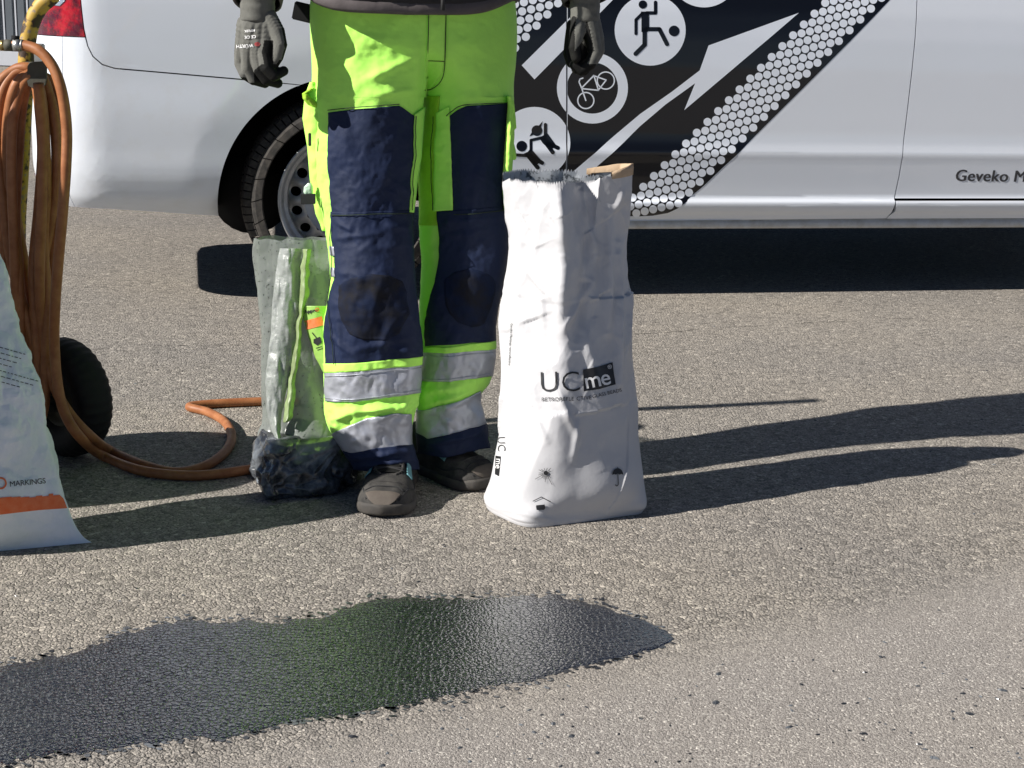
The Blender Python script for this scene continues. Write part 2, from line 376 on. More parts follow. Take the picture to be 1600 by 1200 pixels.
def box(name, c, size, m, parent=None, axes=None, bev=.0):
    bm = bmesh.new(); bmesh.ops.create_cube(bm, size=1)
    A = np.eye(3) if axes is None else np.array(axes)
    for v in bm.verts:
        q = np.array(v.co) * np.array(size); v.co = Vector(np.array(c) + q @ A)
    if bev: bmesh.ops.bevel(bm, geom=bm.edges[:], offset=bev, segments=2, affect='EDGES')
    return from_bm(name, bm, m, parent, smooth=False)
def blob(name, chains, m, parent=None, voxel=.0022, smooth=4, color=None):
    """one continuous surface grown round chains of spheres: [(xyz, r), ...]"""
    bm = bmesh.new(); tmpl = bmesh.new(); bmesh.ops.create_icosphere(tmpl, subdivisions=2, radius=1)
    tv = np.array([v.co[:] for v in tmpl.verts]); tf = [[v.index for v in f.verts] for f in tmpl.faces]; tmpl.free()
    V, F = [], []
    for ch in chains:
        for (p0, r0), (p1, r1) in zip(ch[:-1], ch[1:]):
            p0, p1 = np.array(p0), np.array(p1); r0 = np.array(r0) * np.ones(3); r1 = np.array(r1) * np.ones(3)
            n = max(2, int(np.linalg.norm(p1 - p0) / (min(r0.min(), r1.min()) * .35)) + 1)
            for t in np.linspace(0, 1, n):
                o = len(V) and sum(len(x) for x in V) or 0
                V.append(tv * (r0 * (1 - t) + r1 * t) + p0 * (1 - t) + p1 * t); F += [[i + o for i in f] for f in tf]
    me = bpy.data.meshes.new('tmp'); me.from_pydata(np.concatenate(V).tolist(), [], F)
    o = bpy.data.objects.new('tmp', me); col.objects.link(o)
    md = o.modifiers.new('r', 'REMESH'); md.mode = 'VOXEL'; md.voxel_size = voxel
    ms = o.modifiers.new('s', 'SMOOTH'); ms.iterations = smooth; ms.factor = .5
    dg = bpy.context.evaluated_depsgraph_get(); me2 = bpy.data.meshes.new_from_object(o.evaluated_get(dg))
    bpy.data.objects.remove(o); me2.name = name
    me2.materials.clear()
    for q in (m if isinstance(m, (list, tuple)) else [m]): me2.materials.append(q)
    me2.polygons.foreach_set('use_smooth', [True] * len(me2.polygons))
    if color is not None:
        me2.polygons.foreach_set('material_index', [color(np.array(p.center), np.array(p.normal)) for p in me2.polygons])
    o = bpy.data.objects.new(name, me2); col.objects.link(o)
    if parent is not None: o.parent = parent; o.matrix_parent_inverse = Matrix.Translation(-parent.location)
    return o
def bvh_of(*objs):
    V, F = [], []
    dg = bpy.context.evaluated_depsgraph_get(); bpy.context.view_layer.update()
    for o in objs:
        e = o.evaluated_get(dg); me = e.to_mesh(); mw = o.matrix_world; k = len(V)
        V += [mw @ v.co for v in me.vertices]; F += [[i + k for i in p.vertices] for p in me.polygons]; e.to_mesh_clear()
    return BVHTree.FromPolygons(V, F)

# flat print, laid out in 2D and wrapped on the real surface
from mathutils.geometry import tessellate_polygon
def _split(p, ax, c):
    lo, hi = [], []; n = len(p)
    for i in range(n):
        a, b = p[i], p[(i + 1) % n]; da, db = a[ax] - c, b[ax] - c
        if da <= 1e-9: lo.append(a)
        if da >= -1e-9: hi.append(a)
        if (da < -1e-9 and db > 1e-9) or (da > 1e-9 and db < -1e-9):
            t = da / (da - db); q = (a[0] + (b[0] - a[0]) * t, a[1] + (b[1] - a[1]) * t); lo.append(q); hi.append(q)
    return (lo if len(lo) > 2 else None), (hi if len(hi) > 2 else None)
def _slice(polys, ax, cuts):
    out = []
    for p in polys:
        lo_, hi_ = min(q[ax] for q in p), max(q[ax] for q in p); cur = p
        for c in cuts:
            if cur is None: break
            if c <= lo_ + 1e-9 or c >= hi_ - 1e-9: continue
            a, cur = _split(cur, ax, c)
            if a: out.append(a)
        if cur: out.append(cur)
    return out
def convex(p):
    n = len(p); sg = 0
    for i in range(n):
        a, b, c = p[i], p[(i + 1) % n], p[(i + 2) % n]; z = (b[0] - a[0]) * (c[1] - b[1]) - (b[1] - a[1]) * (c[0] - b[0])
        if abs(z) < 1e-12: continue
        if sg == 0: sg = 1 if z > 0 else -1
        elif (z > 0) != (sg > 0): return False
    return True
def shape_bm(polys):
    out = []
    for p in polys:
        p = [(float(a), float(b)) for a, b in p]
        if convex(p): out.append(p)
        else:
            for t in tessellate_polygon([[Vector((a, b, 0)) for a, b in p]]): out.append([p[k] for k in t])
    return out
def weld(pieces, dec=6):
    idx, V, F = {}, [], []
    for p in pieces:
        f = []
        for q in p:
            k = (round(q[0], dec), round(q[1], dec))
            if k not in idx: idx[k] = len(V); V.append(q)
            if not f or f[-1] != idx[k]: f.append(idx[k])
        if len(f) > 2 and f[0] == f[-1]: f.pop()
        if len(set(f)) == len(f) and len(f) > 2:
            a = sum(V[f[i]][0] * V[f[(i + 1) % len(f)]][1] - V[f[(i + 1) % len(f)]][0] * V[f[i]][1] for i in range(len(f)))
            if abs(a) < 1e-13: continue
            F.append(f if a > 0 else f[::-1])
    return np.array(V), F
def disc(cx, cy, r, n=24, ry=None): return [(cx + r * math.cos(2*math.pi*i/n), cy + (ry or r) * math.sin(2*math.pi*i/n)) for i in range(n)]
def ringp(cx, cy, r0, r1, n=40):
    out = []
    for i in range(n):
        a, b = 2*math.pi*i/n, 2*math.pi*(i+1)/n
        out.append([(cx + r*math.cos(t), cy + r*math.sin(t)) for r, t in ((r0, a), (r1, a), (r1, b), (r0, b))])
    return out
def stroke(pts, w):                                   # round-jointed thick line as polygons
    out = []
    for (x0, y0), (x1, y1) in zip(pts[:-1], pts[1:]):
        d = math.hypot(x1-x0, y1-y0) or 1; nx, ny = -(y1-y0)/d*w/2, (x1-x0)/d*w/2
        a = math.atan2(y1-y0, x1-x0)
        p = [(x1 + w/2*math.cos(a - math.pi/2 + k*math.pi/6), y1 + w/2*math.sin(a - math.pi/2 + k*math.pi/6)) for k in range(7)]
        p += [(x0 + w/2*math.cos(a + math.pi/2 + k*math.pi/6), y0 + w/2*math.sin(a + math.pi/2 + k*math.pi/6)) for k in range(7)]
        out.append(p)
    return out
def text_bm(s, org, right, up, size, shear=0, bold=0, space=1.0):
    """text in picture units: org baseline-left, right/up unit vectors, size = font size"""
    cu = bpy.data.curves.new('t', 'FONT'); cu.body = s; cu.size = 1; cu.shear = shear; cu.offset = bold; cu.resolution_u = 3; cu.space_character = space
    o = bpy.data.objects.new('t', cu); col.objects.link(o)
    dg = bpy.context.evaluated_depsgraph_get(); me = bpy.data.meshes.new_from_object(o.evaluated_get(dg)); bpy.data.objects.remove(o)
    pts = [(org[0] + right[0]*v.co.x*size + up[0]*v.co.y*size, org[1] + right[1]*v.co.x*size + up[1]*v.co.y*size) for v in me.vertices]
    me.calc_loop_triangles(); out = [[pts[i] for i in t.vertices] for t in me.loop_triangles]; bpy.data.meshes.remove(me)
    return out
def decal(name, polys, m, parent, bvh, off=.001, cell=4):
    xs = np.arange(-400, 2000, cell); V, F = weld(_slice(_slice(polys, 0, xs), 1, xs), 4)
    D_ = ray(V[:, 0], V[:, 1]); P, ok = [], []
    for d_ in D_:
        d = Vector(d_).normalized(); hit = bvh.ray_cast(Vector(_C), d)
        if hit[0] is None: P.append((0, 0, 0)); ok.append(False); continue
        n = hit[1] if hit[1].dot(d) < 0 else -hit[1]
        P.append(hit[0] + n * off * .3 - d * off); ok.append(True)
    F = [f[::-1] for f in F if all(ok[i] for i in f)]
    used = sorted({i for f in F for i in f}); mp = {u: k for k, u in enumerate(used)}
    return obj(name, [P[i] for i in used], [[mp[i] for i in f] for f in F], m, parent)

# ------------------------------------------------------------------ ground
def ground_obj():
    xs = np.array([-300, -60, -12, -4, -2, -1, 0, 1, 2, 4, 12, 60, 300.]); ys = np.array([-300, -60, -12, -3, 0, 1, 2, 3, 4, 6, 12, 60, 300.])
    X, Y = np.meshgrid(xs, ys); P = np.stack([X, Y, 0 * X], -1)
    o = grid_obj('ground', P, MT['asphalt'], smooth=False); tag(o, kind='structure')
    o['label'] = 'weathered grey brown asphalt with open stone surface'
ground_obj()

def wet_patch():
    up = [(-330, 1095), (-200, 1070), (-80, 1052), (0, 1042), (60, 1032), (130, 1016), (200, 990), (280, 970), (370, 968), (440, 971), (520, 960), (570, 945), (640, 936), (720, 933), (800, 931), (880, 938), (950, 950), (1000, 964), (1040, 985), (1052, 999)]
    dn = [(-330, 1262), (-200, 1232), (-80, 1208), (0, 1190), (130, 1174), (250, 1162), (350, 1150), (450, 1131), (540, 1115), (620, 1105), (700, 1090), (760, 1079), (830, 1068), (900, 1046), (960, 1031), (1030, 1014), (1052, 1001)]
    up, dn = np.array(up, float), np.array(dn, float)
    x = np.linspace(-330, 1052, 900)
    yu = np.interp(x, up[:, 0], up[:, 1]); yd = np.interp(x, dn[:, 0], dn[:, 1])
    for arr, s in ((yu, 3), (yd, 5)):
        arr += 5.0 * fbm(x / 70, 0 * x, 0, s, 3) + (3.0 * fbm(x / 13, 0 * x, 0, s + 9, 2) + 1.2 * vnoise(x / 5.3, 0 * x, 0, s + 19)) * (.4 + .8 * np.abs(vnoise(x / 90, 0 * x, 0, s + 29)))
    yd = np.maximum(yd, yu + .5)
    rows = np.linspace(0, 1, 24); G = []
    for t in rows: G.append(ground(x, yu * (1 - t) + yd * t))
    G = np.array(G); edge = np.minimum(rows, 1 - rows)[:, None]
    G[..., 2] = .0014 * sstep(0, .06, edge) + .0005
    o = grid_obj('wet_binder', G, MT['wet'], flip=True)
    tag(o, 'glossy black wet binder spread in a tapering streak over the asphalt', 'wet patch', kind='stuff')
    # splashes round the rim
    bm = bmesh.new()
    for k in range(520):
        i = rng.integers(0, len(x)); side = rng.random() < .5
        yy = (yu[i] - abs(rng.normal(0, 4.5)) - 1) if side else (yd[i] + abs(rng.normal(0, 7 if 620 < x[i] < 900 else 3.5)) + 1)
        c = ground(x[i] + rng.normal(0, 3), yy); r = rng.uniform(.0014, .0052)
        n = 7; vs = [bm.verts.new((c[0] + r * rng.uniform(.6, 1.6) * math.cos(2*math.pi*j/n), c[1] + r * rng.uniform(.6, 1.2) * math.sin(2*math.pi*j/n), .0012)) for j in range(n)]
        bm.faces.new(vs)
    s = from_bm('binder_splashes', bm, MT['tar'], None); tag(s, 'small dark splashes round the rim of the wet streak', 'splashes', kind='stuff')
wet_patch()

def crumbs():                                          # loose dark crumbs and pale chips, geometry
    V, F, FM = [], [], []
    def add(p, r, flat, mi):
        k = len(V); a = rng.uniform(0, 6.28)
        base = [(1, 0, 0), (.3, .8, 0), (-.7, .6, 0), (-.9, -.4, 0), (.1, -.8, 0), (0.1, 0, flat), (.5, .1, flat * .8)]
        for bx, by, bz in base:
            q = rng.uniform(.75, 1.25); bx, by = bx * q * 1.3, by * q
            V.append((p[0] + r * (bx * math.cos(a) - by * math.sin(a)), p[1] + r * (bx * math.sin(a) + by * math.cos(a)), max(0, bz * r) + .0002))
        for f in ((0, 1, 6), (1, 2, 5), (1, 5, 6), (2, 3, 5), (3, 4, 5), (4, 6, 5), (4, 0, 6)): F.append([i + k for i in f]); FM.append(mi)
    for k in range(190):
        x = rng.uniform(420, 1620) if rng.random() < .8 else rng.uniform(0, 1600); y = rng.uniform(1000, 1200)
        if y < 1195 - x * .14: continue
        add(ground(x, y), rng.uniform(.0014, .0042) * (1.6 if rng.random() < .12 else 1), .5, 0)
    for k in range(240):
        x, y = rng.uniform(-20, 1620), rng.uniform(480, 960)
        add(ground(x, y), rng.uniform(.0015, .0040), .5, 0 if rng.random() < .5 else 1)
    o = obj('grit', V, F, None, mats=[MT['tar'], mat('pale_chip', (.42, .38, .32), .8)], fm=FM, smooth=False)
    tag(o, 'loose dark crumbs and pale chips lying on the asphalt', 'grit', kind='stuff')
    # an old joint across the asphalt
    pts = [(-200, 556), (60, 552), (140, 547), (260, 540), (420, 540), (560, 536), (800, 530), (1000, 522), (1200, 508), (1420, 498), (1700, 480)]
    pts = np.array(pts, float); xx = np.linspace(-200, 1700, 500); yy = spl(pts[:, 0], pts[:, 1], xx) + 1.0 * fbm(xx / 12, 0 * xx, 0, 3, 3)
    w = .0018 * np.clip(.5 + 1.5 * fbm(xx / 30, 0 * xx, 0, 8, 2), 0, 1.6)
    g = ground(xx, yy); g2 = g.copy(); g2[:, 1] += w; g[:, 2] = g2[:, 2] = .0008
    o = grid_obj('joint_line', np.array([g, g2]), MT['void']); tag(o, 'thin dark crack running across the asphalt', 'crack', kind='structure')
crumbs()

# ------------------------------------------------------------------ far background: ribbed grey container behind the van's tail
def container():
    t = thing('shipping_container', 'grey ribbed steel container far behind the tail of the white van', 'container', (-6.6, 16.4, 0))
    x0, x1, Y = -12.5, -3.9, 16.4
    zt = 2.6; zb = float(at_y(20, 82, Y)[2])
    box('base_rail', ((x0 + x1) / 2, Y - .03, zb - .06), (x1 - x0, .14, .14), MT['plinth'], t)
    box('side_wall', ((x0 + x1) / 2, Y + .45, (zb + zt) / 2 + .02), (x1 - x0, .8, zt - zb - .02), MT['ribs'], t)
    x = x1 - .12; k = 0
    while x > x0:
        box('rib', (x, Y + .01, (zb + zt) / 2 + .02), (.09, .08, zt - zb - .06), MT['ribs'], t, bev=.01)
        if k % 1 == 0: box('rib_edge', (x - .055, Y - .01, (zb + zt) / 2 + .02), (.016, .05, zt - zb - .06), MT['plinth'], t)
        x -= .125 if k % 3 else .19; k += 1
    for xx in np.arange(x0 + .3, x1, .9): box('foot', (xx, Y + .2, (zb - .13) / 2), (.2, .5, zb - .13), MT['plinth'], t)
container()

# ------------------------------------------------------------------ van
VO = ground(np.float64(542), np.float64(474)); YAW = math.radians(12)
VS = np.array([math.cos(YAW), math.sin(YAW), 0]); VN = np.array([math.sin(YAW), -math.cos(YAW), 0]); VZ = np.array([0, 0, 1.0])
CR, CQ = .24, -.75                                       # rear corner radius, where it starts
def v_out(q, z):
    zm = [.20, .232, .262, .268, .285, .300, .318, .330, .336, .341, .350, .40, .47, .492, .503, .515, .530, .56, .65, .78, .88, .96, 1.05, 1.15]
    om = [-.03, -.022, -.022, -.030, -.022, -.008, .000, .0005, -.003, -.012, -.016, -.012, -.006, -.0025, -.0028, -.0055, -.0085, -.011, -.013, -.015, -.019, -.026, -.040, -.055]
    zr = [.20, .27, .30, .34, .385, .41, .425, .50, .62, .66, .70, .80, .88, .96, 1.05, 1.15]
    orr = [-.11, -.075, -.05, -.022, -.008, -.003, -.0015, -.001, -.002, -.005, -.009, -.014, -.019, -.026, -.040, -.055]
    a = np.interp(z, zm, om); b = spl(zr, orr, z)
    w = sstep(-.15, .15, q)
    r = a * w + b * (1 - w)
    d = np.hypot(q, z - .32)
    return r - .006 * np.clip((.508 - d) / .10, 0, 1)
def vp(q, z, off=0.0):
    q = np.asarray(q, float); z = np.asarray(z, float)
    o = v_out(q, z) + off
    ang = np.clip((CQ - q) / CR, 0, math.pi / 2)
    extra = np.maximum(0, (CQ - q) - CR * math.pi / 2)
    s = np.where(q < CQ, CQ - CR * np.sin(ang), q); n = -CR * (1 - np.cos(ang)) - extra
    ns, nn = np.sin(ang), np.cos(ang)
    return VO + (s - o * ns)[..., None] * VS + (n + o * nn)[..., None] * VN + z[..., None] * VZ
def pxq(x, y, off=0.0):                                   # picture point -> (q, z) on the van's side
    x = np.atleast_1d(np.asarray(x, float)); y = np.atleast_1d(np.asarray(y, float))
    d = ray(x, y); t = ((VO - _C) @ VN) / (d @ VN); P = _C + d * t[..., None]
    q = (P - VO) @ VS; z = P[..., 2]; q = np.maximum(q, CQ - CR * 1.2)
    for _ in range(8):
        e = np.stack([x, y], -1) - to_px(vp(q, z, off)); h = 1e-4
        jq = (to_px(vp(q + h, z, off)) - to_px(vp(q, z, off))) / h; jz = (to_px(vp(q, z + h, off)) - to_px(vp(q, z, off))) / h
        det = jq[..., 0] * jz[..., 1] - jq[..., 1] * jz[..., 0]; det = np.where(np.abs(det) < 30, 30, det)
        dq = (e[..., 0] * jz[..., 1] - e[..., 1] * jz[..., 0]) / det; dz = (jq[..., 0] * e[..., 1] - jq[..., 1] * e[..., 0]) / det
        q = q + np.clip(dq, -.05, .05); z = z + np.clip(dz, -.05, .05)
    return np.stack([q, z], -1)
ZL = [.262, .268, .275, .285, .292, .3, .31, .318, .325, .33, .333, .336, .341, .345, .35, .36, .38, .40, .42, .44, .455, .47, .482, .492, .497, .503, .509, .515, .522, .53, .54, .56, .58, .60, .625, .65, .675, .7, .72, .74, .76, .78, .80, .83, .86, .88, .90, .92, .94, .96, .98, 1.0, 1.03, 1.05]
QL = list(np.arange(-3, 5, .03))
def van_print(name, polys, m, off, gaps=()):
    for gx, w in gaps:
        polys = [p for p in _slice(polys, 0, [gx - w, gx + w]) if abs(sum(q[0] for q in p) / len(p) - gx) > w]
    flat = [q for p in polys for q in p]; qz = pxq([q[0] for q in flat], [q[1] for q in flat]); out = []; k = 0
    for p in polys: out.append([tuple(v) for v in qz[k:k + len(p)]]); k += len(p)
    V, F = weld(_slice(_slice(out, 0, QL), 1, ZL), 7)
    return obj(name, vp(V[:, 0], V[:, 1], off), [f[::-1] for f in F], m, van)
van = thing('parked_van', 'white panel van with black and white road marking graphics standing behind the worker', 'van', tuple(VO))
def panel(name, poly, m, off=0.0, lip=.014, gap=.002, cell=.04, parent=van, zs=None):
    """a body panel as a real sheet: outline in (q,z), wrapped on the body, edges turned inwards"""
    p = np.array(poly, float)
    a = .5 * np.sum(p[:, 0] * np.roll(p[:, 1], -1) - np.roll(p[:, 0], -1) * p[:, 1])
    if a < 0: p = p[::-1]
    # inset by the panel gap
    e = np.roll(p, -1, 0) - p; ln = np.linalg.norm(e, axis=1)[:, None] + 1e-9; nrm = np.stack([-e[:, 1], e[:, 0]], -1) / ln
    nn = nrm + np.roll(nrm, 1, 0); nn /= np.linalg.norm(nn, axis=1)[:, None] + 1e-9
    p = p + nn * gap
    V, F = weld(_slice(_slice(shape_bm([[tuple(v) for v in p]]), 0, QL if cell >= .03 else list(np.arange(-3, 5, cell))), 1, ZL), 7)
    ed = {}
    for f in F:
        for a_, b_ in zip(f, f[1:] + f[:1]): ed[(a_, b_)] = ed.get((a_, b_), 0) + 1
    bd = [(a_, b_) for (a_, b_) in ed if (b_, a_) not in ed]
    W = list(vp(V[:, 0], V[:, 1], off)); F = [f[::-1] for f in F]
    for a_, b_ in bd:
        k = len(W); q = V[[a_, b_]]; W += list(vp(q[:, 0], q[:, 1], off)) + list(vp(q[:, 0], q[:, 1], off - lip)); F.append([k, k + 1, k + 3, k + 2])
    return obj(name, W, F, m, parent)
def P2(pts): return [tuple(pxq(x, y)[0]) for x, y in pts]
# seams, traced in picture units then carried onto the van's side
seam_b = P2([(133, 58), (137, 72), (145, 88), (160, 101), (180, 107), (250, 113), (330, 120), (400, 126), (470, 133)])
ZC, RA = .32, .408
def arc(a0, a1, r=RA, n=40): return [(r * math.cos(math.radians(a)), ZC + r * math.sin(math.radians(a))) for a in np.linspace(a0, a1, n)]
qe, ze = seam_b[-1]; ang_e = math.degrees(math.atan2(ze - ZC, qe)); seam_b[-1] = (RA * math.cos(math.radians(ang_e)), ZC + RA * math.sin(math.radians(ang_e)))
bot_r = P2([(330, 338), (250, 332), (170, 327), (110, 323)])
qz_bs = pxq(97, 58)[0]
ang_b = math.degrees(math.atan2(bot_r[0][1] - ZC, -math.sqrt(max(0, RA**2 - (bot_r[0][1] - ZC)**2))))
ARCB = arc(ang_e, ang_b % 360, n=36)
QR = CQ - CR * math.pi / 2 - .80                         # half of the rear face
zl = seam_b[0][1]
panel('bumper_side', [(qz_bs[0], zl)] + seam_b + ARCB[1:] + bot_r[1:3] + [(qz_bs[0], bot_r[3][1])], MT['bumper_paint'])
bot_s = bot_r[3][1]
panel('rear_bumper', [(qz_bs[0], zl), (qz_bs[0], bot_s), (CQ - CR * .9, bot_s), (CQ - CR * 1.57, bot_s), (QR + .16, bot_s), (QR + .05, bot_s + .02), (QR, bot_s + .08), (QR, zl)], MT['bumper_paint'], cell=.02)
tl_r = P2([(126, 0), (128, 20), (131, 45)]) + [(seam_b[0][0], zl)]
tl_top = [(tl_r[0][0], 1.02)]
panel('tail_light', [(CQ - CR * 1.25, zl), (tl_r[-1][0], zl)] + [(q_, z_) for q_, z_ in tl_r[:-1][::-1]] + [(tl_r[0][0] + .01, 1.10), (CQ - CR * 1.10, 1.10)], MT['red_lens'], cell=.015)
cl = P2([(80, -4), (84, 8), (94, 9), (101, 2), (104, -8)])
panel('light_reflector', cl + [(cl[-1][0], 1.0), (cl[0][0], 1.0)], MT['clear_lens'], off=.0025, lip=.002, gap=0, cell=.02)
rl = P2([(30, 288), (37, 291), (39, 299), (30, 297)])
panel('rear_reflector', [(CQ - CR*1.52, .395), (CQ - CR*1.12, .39), (CQ - CR*1.0, .362), (CQ - CR*1.05, .356), (CQ - CR*1.52, .36)], MT['red_lens'], off=.002, lip=.003, gap=0, cell=.01)
ZB = 1.10                                               # top of the lower panels
sd = P2([(884, -40), (885, 60), (885, 150), (886, 240), (887, 300)]); sd = [(sd[0][0], ZB)] + sd[1:] + [(sd[-1][0] + .002, .262)]
fd = P2([(1433, 0), (1430, 60), (1424, 120), (1417, 180), (1411, 237), (1405, 275), (1398, 310), (1392, 334), (1384, 343)]); fd = [(fd[0][0] + .004, ZB)] + fd[:-1] + [(fd[-1][0], .270)]
arcQ = arc(ang_e, math.degrees(math.atan2(.285 - ZC, math.sqrt(RA**2 - .035**2))), n=60)
panel('quarter_panel', [(tl_r[0][0], ZB)] + tl_r[:-1] + seam_b[1:] + arcQ[1:] + [(.48, .270)] + sd[::-1], MT['white_paint'])
panel('sliding_door', sd + fd[::-1], MT['white_paint'])
# front door stops above the sill; wing beyond it
FE = 3.0
panel('front_door', fd[:-3] + [(fd[-3][0] + .001, .343), (FE - .12, .343), (FE, .50), (FE + .04, ZB)], MT['white_paint'], cell=.06)
fx = fd[-3][0]
panel('front_sill', [(fx, .337), (fx + .003, .30), (fd[-1][0], .270), (FE - .2, .270), (FE - .14, .337)], MT['white_paint'], cell=.06)
fa = [(3.2 + RA * math.cos(math.radians(a)), ZC + RA * math.sin(math.radians(a))) for a in np.linspace(176, 4, 40)]
panel('front_wing', [(FE - .2, .28), (FE - .14, .337), (FE - .12, .343), (FE, .50), (FE + .04, ZB), (4.0, 1.0), (4.12, .7), (4.12, .3), (3.65, .3)] + fa[::-1], MT['white_paint'], cell=.08)
# sill rail below the doors: a separate pressed flange
rows = []
for q in np.linspace(.43, 2.9, 60):
    rows.append([VO + q * VS + n_ * VN + z_ * VZ for z_, n_ in ((.272, -.045), (.262, -.031), (.258, -.028), (.247, -.027), (.240, -.029), (.237, -.034), (.240, -.06))])
grid_obj('sill_rail', np.array(rows), MT['sill_paint'], van)
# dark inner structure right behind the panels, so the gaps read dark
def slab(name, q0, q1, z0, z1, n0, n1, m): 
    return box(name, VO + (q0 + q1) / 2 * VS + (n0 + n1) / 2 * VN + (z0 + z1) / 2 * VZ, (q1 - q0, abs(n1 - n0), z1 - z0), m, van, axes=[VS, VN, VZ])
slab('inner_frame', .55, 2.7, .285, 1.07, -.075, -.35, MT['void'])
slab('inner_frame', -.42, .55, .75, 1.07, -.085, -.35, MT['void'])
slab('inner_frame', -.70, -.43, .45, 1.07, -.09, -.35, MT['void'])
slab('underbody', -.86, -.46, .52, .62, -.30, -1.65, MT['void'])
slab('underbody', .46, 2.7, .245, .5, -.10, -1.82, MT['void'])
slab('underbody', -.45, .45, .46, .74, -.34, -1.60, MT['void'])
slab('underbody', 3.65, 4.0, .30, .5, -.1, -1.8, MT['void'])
# wheel housing
def well(s0):
    r0 = []
    for n_ in (-.016, -.05, -.12, -.20, -.30, -.36):
        r0.append([VO + (s0 + (RA + .001) * math.cos(a)) * VS + n_ * VN + (ZC + (RA + .001) * math.sin(a)) * VZ for a in np.linspace(-.12, math.pi + .12, 50)])
    grid_obj('wheel_housing', np.array(r0), MT['void'], van)
    V = [VO + s0 * VS - .36 * VN + ZC * VZ] + list(r0[-1]); grid = [(0, i, i + 1) for i in range(1, 50)]
    obj('wheel_housing', V, grid, MT['void'], van)
well(0.0); well(3.2)
tube('exhaust_pipe', [VO + q * VS + n_ * VN + z * VZ for q, n_, z in ((-.40, -.5, .30), (-.28, -.52, .27), (-.1, -.55, .27))], .055, MT['black_plastic'], van)
tube('rear_axle', [VO + 0 * VS - .3 * VN + .335 * VZ, VO + 0 * VS - 1.6 * VN + .335 * VZ], .05, MT['black_plastic'], van, res=1)
# mud flap and inner guard seen behind the wheel
tube('silencer', [VO - .29 * VS + n_ * VN + .31 * VZ for n_ in (-.33, -.35, -.9, -.92)], [.09, .135, .135, .08], MT['black_plastic'], van, n=24, res=1)
# upper body shell: roof, windows, far side, nose
def shell():
    zsec = [1.085, 1.14, 1.4, 1.68, 1.80, 1.87, 1.905]
    nsec = [-.045, -.052, -.10, -.17, -.24, -.38, -.62]
    W = 1.93
    def front_s(z): return float(np.interp(z, [.3, .7, 1.0, 1.1, 1.7, 1.91], [4.12, 4.15, 4.05, 3.75, 2.6, 2.1]))
    rows = []
    for z, n in zip(zsec, nsec):
        f = front_s(z); r = -.985 + .12 * sstep(1.1, 1.9, z); ring = []
        pts = [(r + .25, n), (f - .3, n), (f - .08, n - .12), (f, -W / 2), (f - .08, -W - n + .12), (f - .3, -W - n), (r + .25, -W - n), (r + .05, -W - n + .1), (r, -W / 2), (r + .05, n - .1)]
        for k in range(len(pts)):
            a, b = pts[k], pts[(k + 1) % len(pts)]
            for t in np.linspace(0, 1, 6)[:-1]: ring.append(VO + (a[0] + (b[0] - a[0]) * t) * VS + (a[1] + (b[1] - a[1]) * t) * VN + z * VZ)
        rows.append(ring)
    P = np.array(rows); nr, nc = P.shape[:2]
    V = list(P.reshape(-1, 3)); F = grid_faces(nr, nc, True); F.append(tuple(range((nr - 1) * nc, nr * nc)))
    obj('roof_shell', V, F, MT['white_paint'], van)
    low = []
    for z in (.53, .6, .9, 1.085):                          # lower far side, nose and tail
        f = front_s(z); r = -.985
        pts = [(CQ - .02, -CR - .02)][:0] + [(f - .15, -.10), (f, -W / 2), (f - .1, -W + .1), (f - .4, -W), (r + .25, -W), (r + .05, -W + .1), (r + .002, -W / 2), (r + .006, -.45)]
        ring = []
        for k in range(len(pts) - 1):
            a, b = pts[k], pts[k + 1]
            for t in np.linspace(0, 1, 6)[:-1]: ring.append(VO + (a[0] + (b[0] - a[0]) * t) * VS + (a[1] + (b[1] - a[1]) * t) * VN + z * VZ)
        ring.append(VO + pts[-1][0] * VS + pts[-1][1] * VN + z * VZ); low.append(ring)
    grid_obj('far_side_shell', np.array(low), MT['white_paint'], van)
    def pane(name, q0, q1, qt0, qt1):
        a = [VO + q * VS + (np.interp(z, zsec, nsec) + .006) * VN + z * VZ for q, z in ((q0, 1.17), (q1, 1.17), (qt1, 1.66), (qt0, 1.66))]
        obj(name, a, [(0, 1, 2, 3)], MT['glass'], van, smooth=False)
    pane('window', 1.98, 3.05, 1.98, 2.5); 
    pil = [VO + 3.2 * VS - .02 * VN + 1.08 * VZ]
    obj('windscreen', [VO + s * VS + n * VN + z * VZ for s, n, z in ((3.72, -.25, 1.13), (3.72, -1.68, 1.13), (2.64, -1.6, 1.72), (2.64, -.33, 1.72))], [(0, 1, 2, 3)], MT['glass'], van, smooth=False)
shell()

